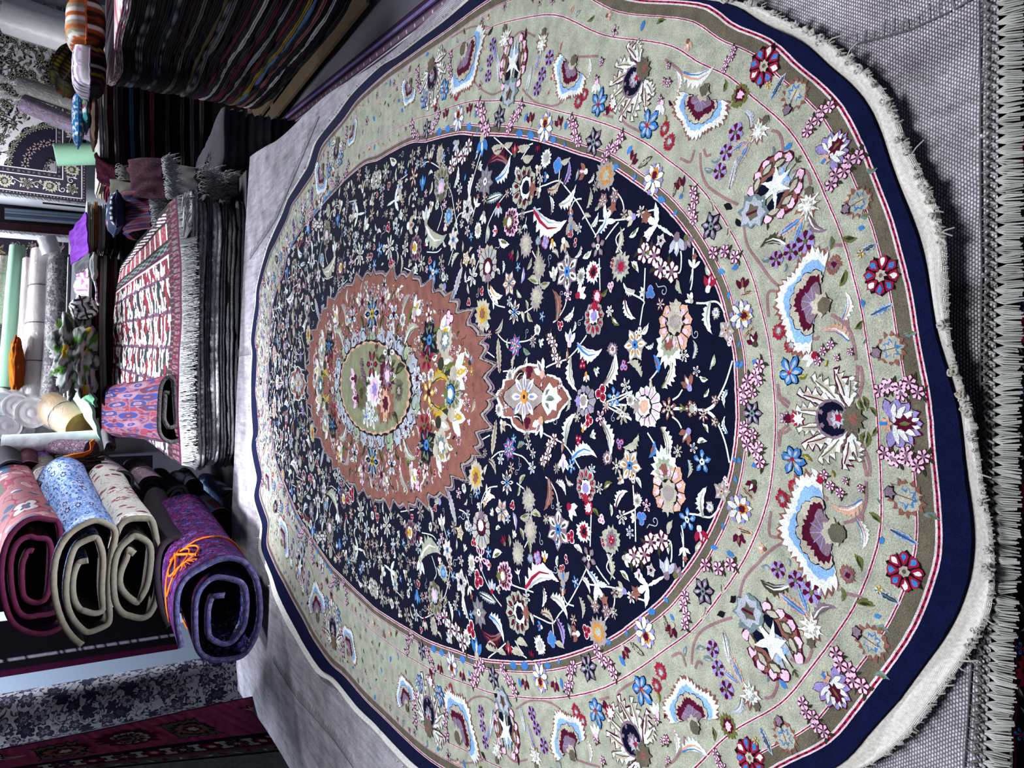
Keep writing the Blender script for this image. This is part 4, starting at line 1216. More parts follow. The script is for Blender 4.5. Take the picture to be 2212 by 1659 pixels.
seam([on(590, 1430, ZP), on(640, 1510, ZP), on(720, 1600, ZP), on(760, 1659, ZP)], .03)
sb.build('seam', YARN, pw)
# ------------------------------------------------------------------ purple bordered floor rug at the right of the heap
def floor_rug():
    A = on(544, 304, 0); B = on(885, 24, 0); d = (B-A).normalized(); A = A-d*.35; B = B+d*1.6; n = Vector((d.y, -d.x, 0));
    if n.x > 0: n = -n
    LN = (B-A).length; b = MB()
    fm = lambda u, v, h=0.0: tuple(A+d*u+n*v+Vector((0, 0, .012+h)))
    b.grid(80, 16, lambda i, j: (fm(LN*i/79, .02+.9*j/15), lin('4b3350'), (i, j)))
    b.grid(80, 3, lambda i, j: (tuple(A+d*(LN*i/79)+n*(.02-.008*j)+Vector((0, 0, .012-.006*j))), lin('4b3350'), (i, j)))
    p = Pat(b, fm, .2)
    for (v, w, c) in ((.05, .02, 'L'), (.075, .008, 'D'), (.105, .03, 'Z'), (.135, .008, 'W'), (.27, .008, 'W'), (.30, .03, 'Z'), (.33, .012, 'D'), (.5, .01, 'Z')):
        p.line([(LN*i/60, v) for i in range(61)], w, c, 1)
    r = random.Random(8)
    for i in range(int(LN/.11)):
        x = .06+i*.11; L = Loc(p, x, .202, pi/2*(i % 2), .05, False, 2)
        MOT[('rg', 'cl', 'bd', 'fl')[i % 4]](L, ('PWZ', 'P', 'PWL', 'WPZ')[i % 4], 5); p.line([(x+.055, .15), (x+.055, .255)], .008, 'P', 3)
        for v in (.105, .30): MOT['sp'](Loc(p, x, v, 1, .014, False, 2), 'PW', 0)
        MOT['fl'](Loc(p, x, .42+.04*(-1)**i, 0, .03, False, 2), 'ZPK', 6)
    for (a, c) in ((.14, .265),):
        pass
    o = b.build('bordered_rug', PILE); return tag(o, 'violet rug with a pale figured border, flat on the floor right of the heap', 'rug')
floor_rug()
# ------------------------------------------------------------------ tall stacks of folded rugs at the right
dark = [('black', '0b0b10'), ('charcoal', '17171c'), ('dark grey', '26262c'), ('soot-black', '08080b'), ('dark plum', '241020'), ('smoke-grey', '303036')]
acc = {2: ('pale grey', '8e8f96'), 11: ('slate-blue', '3a4c63'), 15: ('maroon', '3d1425'), 17: ('cream', '8f8878'), 21: ('tan', '8a7652'), 23: ('ivory', '9c9a96'), 27: ('plum', '4a1838'), 29: ('off-white', 'a7a5a6'), 32: ('magenta', '561438'), 34: ('silver', '85868c'), 36: ('wine red', '5a1a26'), 38: ('mustard', '8c702c'), 39: ('steel-blue', '4d6c94'), 41: ('dusty rose', '7d4f55'), 43: ('white-grey', 'b5b6bb')}
ordn = ['topmost', 'second', 'third', 'fourth', 'fifth', 'sixth', 'seventh', 'eighth', 'ninth', 'tenth', 'eleventh', 'twelfth', 'thirteenth', 'fourteenth', 'fifteenth', 'sixteenth', 'seventeenth', 'eighteenth', 'nineteenth', 'twentieth']
def ordw(i):
    if i < 20: return ordn[i]
    t = ['twenty', 'thirty', 'forty'][i//10-2]
    return (['twentieth', 'thirtieth', 'fortieth'][i//10-2]) if (i+1) % 10 == 0 and False else (t+'-'+ordn[i % 10] if i % 10 else t+'-first').replace('topmost', 'first')
def ordinal(k):                                  # k counts from 1
    if k <= 20: return ordn[k-1]
    tens = {2: 'twenty', 3: 'thirty', 4: 'forty'}[k//10]; full = {2: 'twentieth', 3: 'thirtieth', 4: 'fortieth'}[k//10]
    return full if k % 10 == 0 else tens+'-'+['first']*0+tens[:0]+['first', 'second', 'third', 'fourth', 'fifth', 'sixth', 'seventh', 'eighth', 'ninth'][k % 10-1] if k % 10 else full
def ordinal(k):
    if k <= 20: return 'topmost' if k == 1 else ordn[k-1]
    w = ['first', 'second', 'third', 'fourth', 'fifth', 'sixth', 'seventh', 'eighth', 'ninth']
    return {20: 'twentieth', 30: 'thirtieth', 40: 'fortieth'}[k] if k % 10 == 0 else {2: 'twenty', 3: 'thirty', 4: 'forty'}[k//10]+'-'+w[k % 10-1]
pal = MB()
for i in range(5): pal.box((2.2, 4.35+i*.7, .0), (3.3, 4.45+i*.7, .07))
for i in range(7): pal.box((2.12+i*.175, 4.15, .07), (2.24+i*.175, 7.35, .09))
M_WOOD = mat_plain('pallet_wood', '6b5a44', .8, 20, .3, .3)
tag(pal.build('pallet', M_WOOD), 'low wooden pallet under the taller dark rug stack at the right', 'pallet')
N1 = 46; H0, H1 = .092, 1.245; s1r = random.Random(12); z = H0
def wave1(x, y): return .018*sin(y*2.6+.5)+.010*sin(y*5.3+x)
for k in range(N1, 0, -1):
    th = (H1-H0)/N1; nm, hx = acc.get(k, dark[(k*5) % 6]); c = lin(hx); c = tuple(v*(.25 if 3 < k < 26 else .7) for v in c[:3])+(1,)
    off = .03*sin(k*.45)+s1r.uniform(-.012, .012)
    cf = None
    if k <= 2:
        def cf(a, t, c=c): return mixc(lin('d8d4dc'), lin('2a2030') if nz(a*90, t*4) > .1 else lin('a04050'), .9 if abs(nz(a*60, t*3, 3)) > .16 else .1)
    if k in (6, 7, 12, 22): 
        def cf(a, t, c=c): return mixc(c, lin('5c5c66'), .5+.5*sin(a*900))
    fac = (.35 if k > 3 else 0)
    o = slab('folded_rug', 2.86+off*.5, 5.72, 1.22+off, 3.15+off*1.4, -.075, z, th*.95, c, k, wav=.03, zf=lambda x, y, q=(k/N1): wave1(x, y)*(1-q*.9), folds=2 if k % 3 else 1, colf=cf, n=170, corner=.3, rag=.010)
    z += th
    tag(o, ('topmost rug of the taller dark stack, white with black and red figures' if k == 1 else 'thin folded rug with %s edges in the taller dark stack, %s from its top' % (nm, ordinal(k))), 'rug', 'folded rugs in the taller dark stack at the right')
acc2 = {1: ('cream fringed', 'c9c5bb'), 2: ('ivory', 'aaa493'), 3: ('crimson', '5d1428'), 4: ('grey and pink', '7d6f78'), 5: ('violet', '4a2a58'), 7: ('sky-blue', '41759c'), 8: ('black', '101014'), 9: ('silver-grey', '6d6d74'), 11: ('pink', '8c4a60'), 14: ('grey', '4a4a50'), 17: ('olive-tan', '625a48'), 19: ('light grey', '75757b'), 20: ('purple', '3c1c40'), 21: ('beige', '8a8072')}
pb2 = MB(); pb2.box((1.98, 7.95, 0), (3.0, 9.1, .30)); tag(pb2.build('plinth', mat_plain('raw_board', '6e6255', .8)), 'low board plinth under the shorter dark rug stack behind', 'plinth')
z = .302; N2 = 23
for k in range(N2, 0, -1):
    th = (1.27-.302)/N2; nm, hx = acc2.get(k, dark[(k*7) % 6]); off = .07*sin(k*.6)+s1r.uniform(-.02, .02)
    o = slab('folded_rug', 2.44+off*.6, 8.5, 1.2+off, 1.25, -.03, z, th*.93, lin(hx), k+70, wav=.05, zf=lambda x, y, q=k/N2: .02*sin(y*4+x*3)*(1-q), folds=2, n=110, corner=.3, rag=.02); z += th
    tag(o, 'folded rug with %s edges in the shorter dark stack, %s from its top' % (nm, ordinal(k)), 'rug', 'folded rugs in the shorter dark stack behind')
# ------------------------------------------------------------------ rolled and folded bundles
def roll(name, E, B, rx, rz, turns, th, face, back, label, cat='rolled rug', group=None, seed=1, r0=.25, sag=0, twist=0, uvs=1, parts=None, nseg=44, tape=None, wrinkle=.006):
    """a rug rolled (and flattened by its own weight); E near end, B far end"""
    E = Vector(E); B = Vector(B); a = (B-E); Ln = a.length; a.normalize(); up = Vector((0, 0, 1))
    side = a.cross(up).normalized(); up = side.cross(a).normalized(); R = min(rx, rz); fx = max(0, rx-rz); fz = max(0, rz-rx)
    M = int(nseg*turns); NT_ = 14; b = MB(); th = min(th, R*(1-r0)/turns*.86 if turns > 1 else R*.5)
    cen = []
    arc = [0]
    for i in range(M+1):
        q = 2*pi*turns*i/M; k = r0+(1-r0)*i/M; r = R*k; kk = .35+.65*i/M
        x = r*cos(q)+fx*kk*math.tanh(2.2*cos(q)); z = r*sin(q)+fz*kk*math.tanh(2.2*sin(q))
        x += wrinkle*2*nz(q*.9, seed); z += wrinkle*2*nz(q*.9, seed+9)-sag*x*x
        cen.append((x, z))
        if i: arc.append(arc[-1]+hypot(x-cen[i-1][0], z-cen[i-1][1]))
    def nrm(i):
        p, q = cen[max(i-1, 0)], cen[min(i+1, M)]; dx, dz = q[0]-p[0], q[1]-p[1]; l = hypot(dx, dz) or 1; return (dz/l, -dx/l)
    def P(i, j, off):
        t = j/(NT_-1); x, z = cen[i]; n = nrm(i); x += n[0]*off; z += n[1]*off
        wv = wrinkle*nz(i*.13+seed, t*3.1*Ln, seed*2.2); e = .012*nz(i*.11, seed*5.1) if j == 0 else 0
        m_ = 1-.05*sin(pi*t); x = (x+wv)*m_; z = (z+wv)*m_+(-.03*rz*sin(pi*t))
        return E+a*(t*Ln+e)+side*x+up*z
    W1 = (1, 1, 1, 1)
    o0 = b.grid(M+1, NT_, lambda i, j: (P(i, j, th/2), W1, (arc[i]*uvs, j/(NT_-1)*Ln*uvs)), 0)
    i0 = b.grid(M+1, NT_, lambda i, j: (P(i, j, -th/2), W1, (arc[i]*uvs, j/(NT_-1)*Ln*uvs+3)), 1, flip=True)
    for i in range(M):
        for jj, fl in ((0, False), (NT_-1, True)):
            q = (o0+i*NT_+jj, i0+i*NT_+jj, i0+(i+1)*NT_+jj, o0+(i+1)*NT_+jj); b.face(q if fl else q[::-1], 1)
    for ii, fl in ((0, True), (M, False)):
        for j in range(NT_-1):
            q = (o0+ii*NT_+j, o0+ii*NT_+j+1, i0+ii*NT_+j+1, i0+ii*NT_+j); b.face(q if fl else q[::-1], 1)
    root = empty(name, tuple(E), label, cat, group)
    b.build('roll', [face, back], root)
    if tape is not None:                                # a cord round the roll
        for (t, c, w) in tape:
            tb = MB(); j = t*(NT_-1); pts = [P(i, j, th/2+w) for i in range(M-nseg, M+1, 2)]; tb.tube(pts+[pts[0]], w, lin(c), 6); tb.build('cord', YARN, root)
    root['_'] = 0; del root['_']
    root_dict[name] = (P, M, NT_, th)
    return root
root_dict = {}
def backmat(name, col, noise_=.25): return mat_plain(name, col, .95, 60, noise_, .6, .1)
BK_CREAM = backmat('cream_backing', '524f47'); BK_GREY = backmat('grey_backing', '5c5a5e'); BK_NAVY = mat_floral('navy_backing', '14163c', ['8a8cc0', '2d3f9a', '60204a', 'b8b4c4'], '3a3f7a', 26); BK_SHAG = mat_plain('shaggy_dark_edge', '4c4b4c', .95, 90, .7, 1.0, .05, .008); BK_DARK = backmat('dark_backing', '221c24')
F_PURPLE = mat_floral('purple_floral_pile', '521048', ['1c2052', '6a4a8c', '22307a', '30092e'], '6a3a72', 17, size=.36, stretch=(1, 1.3), dens=.03, line='120f24')
F_BLUE = mat_floral('blue_white_pile', '6a8fd0', ['c5d2ee', '37508c', '8aa8e0', '24346a'], 'a9bfe8', 9, size=.3, stretch=(2.2, .8), dens=.06)
F_SLATE = mat_floral('slate_figured_back', '3a3c4e', ['7d7f92', '2a2b3a', '5e4a62', '9a9aa6'], '52546a', 15)
F_CREAM = mat_floral('cream_figured_pile', 'c9c6bd', ['8c4a56', 'd6d4cc', '6e2c40', 'bdbab0'], '9b8f88', 5, size=.2, petals=8, dens=.012)
F_PINK = mat_floral('rose_kilim', '8c5a60', ['b4acac', '2c4a68', 'a88488', '3c4c3c'], '7a2c3c', 4.5, size=.34, petals=4, stretch=(1, .6), dens=.02)
F_GREYT = mat_floral('grey_textured_pile', '6f727c', ['83868e', '565963', '9a9ca4'], '4a4c56', 40, size=.4, dens=.05)
F_MAUVE = mat_floral('mauve_pile', '6b5362', ['85707e', '4a3a48', '9a8793'], '3c2f3a', 30, size=.35)
F_BROWN = mat_floral('brown_grey_pile', '4c4340', ['5c5350', '3a3230', '6e6461'], '2c2624', 34, size=.4)
F_BLUE2 = mat_floral('white_blue_pile', 'b4c4e2', ['7090c8', 'dfe6f2', '4a6aac'], '8fa8d8', 16, size=.34, dens=.05)
F_WINE = mat_floral('wine_pile', '350c22', ['4a1430', '240614', '52203a'], '1c0510', 20)
F_BLUERED = mat_floral('red_blue_ikat_pile', '6e2436', ['242c5a', '7a5c6c', '202a66', '4e1828'], '6c4c5c', 8, size=.46, petals=2, stretch=(2.2, .22), dens=.06)
F_IVORYNAVY = mat_floral('navy_cream_floral', '8f8d92', ['1c1d30', '3a3346', '6f6c78', '262238'], '2c2b3c', 11, size=.36, dens=.035, line='16161f')
F_PALEKNIT = mat_plain('fluffy_cream_pile', 'cdc4bc', .95, 60, .5, 1, .1, .01)
F_WRAP = mat_plain('milky_wrap', 'cdc4c6', .35, 14, .25, .8, .5, .01)
F_WRAPW = mat_plain('white_wrap', 'dcdee2', .35, 9, .12, .8, .5, .01)
F_MINT = mat_plain('mint_foam', '8fbfa6', .7, 30, .08, .2)
F_ORANGE = mat_plain('orange_cloth', '7c3a12', .9, 40, .35, .6)
F_CARAMEL = mat_plain('caramel_fabric', '9a7440', .6, 12, .4, .5)
def check():
    t = NT('checked_patch_pile', .95); uv = t.n('ShaderNodeUVMap'); ck = t.n('ShaderNodeTexChecker', Scale=9.0); t.l(uv.outputs[0], ck.inputs['Vector'])
    n1 = t.n('ShaderNodeTexWhiteNoise', noise_dimensions='2D'); fl = t.n('ShaderNodeVectorMath', operation='FLOOR'); mu = t.n('ShaderNodeVectorMath', operation='SCALE'); mu.inputs['Scale'].default_value = 9.0
    t.l(uv.outputs[0], mu.inputs[0]); t.l(mu.outputs[0], fl.inputs[0]); t.l(fl.outputs[0], n1.inputs['Vector'])
    cr = t.n('ShaderNodeValToRGB'); cr.color_ramp.interpolation = 'CONSTANT'; el = cr.color_ramp.elements
    cols = ['7f9fd6', 'a8adb4', '8c5a6c', '6c6a70', '9c7480']
    while len(el) < 5: el.new(.5)
    for i, c in enumerate(cols): el[i].position = i/5; el[i].color = lin(c)
    t.l(n1.outputs['Value'], cr.inputs[0]); f1 = t.n('ShaderNodeTexNoise', Scale=180.0); t.l(uv.outputs[0], f1.inputs['Vector'])
    f = t.math('MULTIPLY_ADD', f1.outputs['Fac'], 1.0, .5); cc = t.n('ShaderNodeCombineColor')
    for i in range(3): t.l(f, cc.inputs[i])
    t.base(t.mix(1.0, cr.outputs[0], cc.outputs[0], 'MULTIPLY')); t.bump(f1.outputs['Fac'], .6, .003); return t.m
F_CHECK = check()
# front bundles at the left; purple one lies on the edge of the heap
pe = at(494, 1326, 3.62)
prl = roll('rolled_rug', (pe.x, pe.y, ZP+.198), at(392, 1165, 4.75), .285, .188, 2.3, .026, F_PURPLE, BK_NAVY, 'large purple and navy floral rolled rug tied with orange cord, nearest of the rolls', group=None, seed=3, r0=.30, nseg=60, wrinkle=.012)
P, M, NTn, th_ = root_dict['rolled_rug']
ob = MB(); OR = lin('e06a1c')
pts = [P(i, 3.4, th_/2+.006) for i in range(M-60, M+1, 2)]; ob.tube(pts+[pts[0]], .004, OR, 6)
def PS(i, j, off=.009):                                  # a point lying on the roll's outer face
    i0 = int(floor(i)); t = i-i0; return P(i0, j, th_/2+off)*(1-t)+P(min(M, i0+1), j, th_/2+off)*t
k0 = M-9
for s_ in (-1, 1): ob.tube([PS(k0+s_*3.6*sin(q)+(1 if s_ > 0 else -1)*1.0*(1-cos(q)), 3.4-1.0*(1-cos(q)), .010+.006*sin(q/2)) for q in [2*pi*t/18 for t in range(19)]], .0045, OR, 6)
for di in (-.6, .3): ob.tube([PS(k0+di*t, 3.4-.35*t, .014) for t in range(7)], .006, OR, 6)
for q in range(12): a_ = q*.52; ob.tube([PS(k0+.6*cos(a_)-1, 1.5, .013), PS(k0+1.8*cos(a_)-1.5, .8, .012+.004*sin(a_))], .0022, OR, 4)
ob.tube([PS(k0+t*.25*cos(t*2.6), 3.4+.12*sin(t*2.6), .016) for t in range(8)], .006, OR, 6)
ob.build('cord', YARN, prl)
RY = 4.05
for (ex, ey, bx, by, y1, rx, rz, tn, fm_, bm_, lab, sd, th__, fl) in (
    (288, 1238, 222, 1100, 5.3, .285, .116, 2.2, F_CREAM, BK_CREAM, 'cream rolled rug with small wine red flowers, between the blue roll and the purple roll', 5, .03, 0),
    (186, 1258, 128, 1095, 5.3, .325, .122, 2.4, F_BLUE, BK_CREAM, 'blue and white rolled rug with a slate figured edge, on top of the cream roll', 6, .028, 0),
    (72, 1238, 22, 1100, 5.3, .30, .132, 2.6, F_PINK, F_WINE, 'rose pink kilim roll with white and blue figures, topmost of the front rolls', 7, .024, 0),
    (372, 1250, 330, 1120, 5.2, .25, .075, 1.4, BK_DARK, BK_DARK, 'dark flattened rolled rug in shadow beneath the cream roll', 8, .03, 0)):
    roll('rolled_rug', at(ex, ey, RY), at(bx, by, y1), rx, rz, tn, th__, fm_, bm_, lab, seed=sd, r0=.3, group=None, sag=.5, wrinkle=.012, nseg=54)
# smaller rolls lying behind them
BR = [ (262, 1092, 225, 1030, .085, F_GREYT, 'grey ribbed rolled rug to the right of the cream roll'), (318, 1110, 270, 1035, .09, F_GREYT, 'light grey textured rolled rug between two patterned rolls'),
 (345, 1150, 268, 1072, .085, F_SLATE, 'rolled rug with blue and mauve figures, its left side dark, behind the purple roll'), (405, 1135, 330, 1062, .085, F_BLUE2, 'white and sky blue speckled rolled rug above the checked roll'),
 (478, 1140, 385, 1052, .10, F_CHECK, 'rolled rug in blue, grey and rose checks behind the purple roll'), (500, 1085, 445, 1045, .07, F_BLUE2, 'pale blue rolled rug at the far edge of the heap, beside the checked roll'),
 (120, 1075, 88, 1010, .10, F_BROWN, 'brown-grey rolled rug tied with a pale string, behind the pink kilim roll'), (60, 1090, 35, 1040, .09, F_BROWN, 'short brown rolled rug behind the pink kilim roll'),
 (165, 1085, 140, 1025, .085, F_BROWN, 'dark brown ribbed rolled rug behind the blue roll'), (205, 1085, 175, 1015, .08, BK_DARK, 'blackish rolled rug with a pale knotted end, behind the blue roll'),
 (22, 1130, 0, 1080, .11, F_WINE, 'deep wine red rolled rug in the top corner above the pink roll'), (262, 1050, 220, 1010, .08, F_MAUVE, 'mauve rolled rug lying behind the grey ribbed roll'),
 (330, 1060, 290, 1015, .08, F_MAUVE, 'mauve-grey rolled rug with a white string, at the left end of the long folded stack'), (385, 1075, 345, 1035, .07, BK_DARK, 'dark plum rolled rug above the checked roll'), (420, 1060, 400, 1032, .06, F_SLATE, 'small blue-grey rolled rug under the end of the folded stack')]
for i, (ex, ey, bx, by, r, m_, lab) in enumerate(BR):
    yy = 4.75+.35*(by < 1050); roll('rolled_rug', at(ex, ey, yy), at(bx, by, yy+1.0), r*1.12, r*.88, 2.2, .02, m_, BK_GREY if i % 2 else BK_DARK, lab, seed=20+i, r0=.2, nseg=30, wrinkle=.006, tape=[(.45, 'b4b4b4', .003)] if i in (6, 12) else None)
# bench that carries the rolls and the folded stack behind the heap
bn = MB(); bn.box((-2.35, 4.5, 0), (-.52, 6.4, .60)); tag(bn.build('bench', mat_plain('dark_board', '2a262b', .8)), 'low dark bench under the rolled rugs at the left', 'bench')
bn = MB(); bn.box((-.50, 4.52, 0), (1.2, 6.05, .66)); tag(bn.build('bench', mat_plain('dark_board_two', '2a262b', .8)), 'low dark bench under the long folded stack behind the heap', 'bench')
# ------------------------------------------------------------------ the long folded stack with the ikat rug
def fold_layers():
    y0 = 4.50; zs = [(.665, .05, '3a3b40', 'charcoal'), (.717, .045, '5c5d62', 'dark grey'), (.764, .028, '3c3d42', 'black-grey'), (.794, .05, 'b9bcc0', 'light grey shaggy'), (.846, .026, '55565c', 'dark shaggy'), (.874, .045, '8c8e92', 'mid grey shaggy'), (.921, .038, 'a4a7aa', 'pale grey shaggy')]
    for i, (z, t, c, n) in enumerate(zs):
        x0 = at(520, 1012+4*(i % 3), y0).x; x1 = at(500, 405+9*(i % 2), y0).x
        cc = lin(c)
        o = slab('folded_rug', (x0+x1)/2, y0+.9, x1-x0, 1.8, .01*(-1)**i, z, t*.96, cc, 90+i, mats=FUZZ, wav=.04, zf=lambda x, y: .012*sin(x*3+1), folds=2, corner=.05, rag=.016, colf=lambda a, tt, cc=cc: mixc(cc, lin('0c0c10'), .55 if abs(nz(a*200, tt*3, 2)) > .33 else .0))
        tag(o, '%s folded rug in the long folded stack, %s' % (n, ['resting on the bench', 'second from the bench', 'third from the bench', 'wide light band of its middle', 'just above the wide light band', 'second under the ikat rug', 'directly under the ikat rug'][i]), 'rug', 'folded rugs in the long stack')
fold_layers()
# wedge of rugs behind, raising the far side of the ikat rug
o = slab('folded_rug', .33, 5.65, 1.35, 1.3, 0, .985, .105, lin('2a2428'), 130, wav=.02, folds=2); tag(o, 'dark folded rug hidden under the far half of the ikat rug', 'rug')
def ikat():
    c00, c10 = at(393, 1004, 4.44), at(386, 425, 4.44); c01, c11 = at(237, 880, 5.95), at(262, 575, 5.95); b = MB()
    WH, BL, RD, PU = lin('d8d6d0'), lin('14181c'), lin('781a28'), lin('4a1234')
    def S(u, v, h=0.0):
        p = c00*(1-u)*(1-v)+c10*u*(1-v)+c01*(1-u)*v+c11*u*v
        return Vector((p.x, p.y, p.z+.012+.012*sin(u*7+v*3)+.01*nz(u*5, v*6, 1)-.02*max(0, .08-v)*6+h))
    def col(u, v):
        e = min(u*.0+1, 1)
        du = 1-u; dn = v       # bands at the right end and along the near edge
        if dn < .115:
            if dn < .02: return PU
            k = (u*46) % 1; return mixc(RD, BL, .9) if (k < .3) == (dn < .07) else (lin('6a5f66') if abs(nz(u*150, dn*30)) > .2 else mixc(RD, PU, .5))
        if du < .20:
            q = du/.20
            if q < .10: return BL
            if q < .28: return WH if abs(sin(v*60+3*(q*14 % 1))) > .75 else PU
            if q < .34: return BL
            if q < .66: return (lin('8c2c3c') if nz(u*80, v*60) > -.15 else lin('7a6c70')) if abs(sin(v*38)) < .93 else WH
            if q < .72: return BL
            if q < .88: return lin('6a7470') if sin(v*70)*sin(q*60) > 0 else lin('1c2422')
            return PU if q < .95 else WH
        y = u/.8*5.5; x = (v-.115)/.885*9; k = y % 1; xx = abs((x*1.0+.12*sin(y*6.28)) % 1-.5)*2
        f = abs(k-.5)*2; j = .15*nz(x*30, y*5, 4)
        if (int(x*1.0) % 3 == 1) and .35 < (x % 1) < .55: return BL if k > .25 else WH
        if xx+f*.35+j < .38: return RD if int(y+x) % 3 else lin('1e2c30')
        if xx+f*.35+j < .52: return BL
        if nz(x*3.4, y*3.2, 31) > .18: return lin('7a2436') if int(y) % 2 else lin('2a2c34')
        if f > .86+j: return lin('5a3a52')
        if xx > .9+j: return PU
        return WH if nz(x*8, y*3, 7) > -.35 else lin('b6a9ae')
    nu, nv = 330, 150
    b.grid(nu, nv, lambda i, j: (S(i/(nu-1), j/(nv-1)), col(i/(nu-1), j/(nv-1)), (i/nu*1.5, j/nv*1.3)))
    for (f1) in (0, 1):
        b.grid(nu, 3, lambda i, j: (S(i/(nu-1), f1)+Vector((0, -.002 if f1 == 0 else .002, -.005*j)), PU, (i/nu, j*.01)), flip=bool(f1))
    r = empty('ikat_rug', tuple(S(.5, 0)), 'white, red and black ikat patterned rug spread on top of the long folded stack', 'rug')
    b.build('pile', TEX, r)
    fb = MB(); fr2 = random.Random(31)
    for i in range(760):
        u = i/760; p = S(u, 0)+Vector((0, -.002, -.002)); g = mixc(lin('d6d6d4'), lin('7d7f82'), fr2.random())
        L = fr2.uniform(.045, .085); s = fr2.uniform(-.018, .03); q = p+Vector((s*.4, -.024, -L*.35)); w = p+Vector((s, -.034, -L))
        if i > 640 and i < 740: w = w+Vector((.05, -.03, .03))
        fb.tube([p, q, w], .0021, g, 4)
    fb.build('fringe', YARN, r)
ikat()
rr = roll('folded_rug', at(366, 878, 4.46), at(240, 882, 6.0), .215, .062, 1.8, .026, F_BLUERED, BK_SHAG, 'red and blue ikat folded rug bundled on the left part of the white ikat rug', 'rug', seed=40, r0=.3, wrinkle=.008)
# fringed bundle of rugs at the right end of the stack, and tasselled ones
ms = random.Random(17)
def tuft_rug(x0, y0, x1, y1, Y, th, face, label, seed, fr_c='c4c5c6', w=.11):
    """rug folded over so its fringed end shows"""
    E = at(x0, y0, Y); B = at(x1, y1, Y+.5); r = empty('fringed_rug', tuple(E), label, 'rug')
    d = (B-E); side = Vector((1, 0, .1)); b = MB()
    nseg = 26
    def fn(i, j):
        t = i/(nseg-1); s = j/17-.5; p = E+d*t+side*(w*s*2*(1+.15*nz(t*3, seed)))
        return (p+Vector((0, 0, .10*sin(pi*t)+.02*nz(s*6, t*5, seed))), (1, 1, 1, 1), (s*w*3, t*.6))
    b.grid(nseg, 18, fn); b.grid(nseg, 18, lambda i, j: ((lambda q: (Vector(q[0])-Vector((0, 0, th)), q[1], q[2]))(fn(i, j))), 0, flip=True)
    b.grid(nseg, 2, lambda i, j: ((lambda q: (Vector(q[0])-Vector((0, 0, th*j)), q[1], q[2]))(fn(i, 0)))); b.grid(nseg, 2, lambda i, j: ((lambda q: (Vector(q[0])-Vector((0, 0, th*j)), q[1], q[2]))(fn(i, 17))), flip=True)
    b.grid(2, 18, lambda i, j: ((lambda q: (Vector(q[0])-Vector((0, 0, th*i)), q[1], q[2]))(fn(0, j))), flip=True)
    b.build('pile', face, r); f = MB()
    for k in range(260):
        s = ms.uniform(-.5, .5); p = E+side*(w*s*2)+Vector((0, 0, -th*ms.random())); q = p+Vector((ms.uniform(-.02, .02), -.03, -.01)); e = q+Vector((ms.uniform(-.03, .03), -.02, -ms.uniform(.02, .06)))
        f.tube([p, q, e], .0017, mixc(lin(fr_c), lin('6e7074'), ms.random()*.7), 4)
    f.build('fringe', YARN, r)
tuft_rug(352, 385, 300, 395, 4.7, .03, F_WINE, 'dark plum rug with a white fringe humped over the right end of the folded stack', 3)
tuft_rug(425, 405, 385, 395, 4.75, .10, BK_GREY, 'grey rug end with a short pale fringe, below the humped plum rug', 4)
tuft_rug(478, 415, 440, 405, 4.8, .10, BK_GREY, 'grey shaggy rug with a white bound edge near the far corner of the oval rug', 5)
tuft_rug(250, 385, 222, 350, 7.7, .12, F_WINE, 'red and white striped rug end with a pale tufted fringe under the shorter dark stack', 6)
tuft_rug(300, 440, 270, 425, 5.0, .05, BK_CREAM, 'white sheepskin like rug edge beside the red flowered cushion', 7, 'dfe0e0')
tuft_rug(322, 450, 285, 480, 4.85, .03, F_BLUERED, 'maroon kilim with cream stripes folded behind the ikat rug', 8)
for i in range(5):
    o = slab('folded_rug', 1.42, 5.3, .36, 1.1, .08, .004+i*.15, .146, lin(('2c2a30', '45434a', '302c34', '55535a', '3a363e')[i]), 131+i, wav=.03, folds=3); tag(o, 'dark folded rug in the low bundle right of the long stack, %s' % ('lowest', 'second', 'middle', 'fourth', 'topmost')[i], 'rug', 'folded rugs in the low bundle')
# dark arched rolls between the folded stack and the heap corner
for i, (ex, ey, lab) in enumerate(((520, 395, 'black plum rolled rug nearest the far right corner of the heap'), (492, 372, 'dark rolled rug lying behind the one at the heap corner'))):
    e = at(ex, ey, 4.9+.25*i); roll('rolled_rug', (e.x-.16, 4.5+.3*i, .40+.06*i), (e.x-.10, 5.6, .40+.06*i), .15, .12, 2, .02, BK_DARK, F_WINE, lab, seed=60+i, nseg=24)
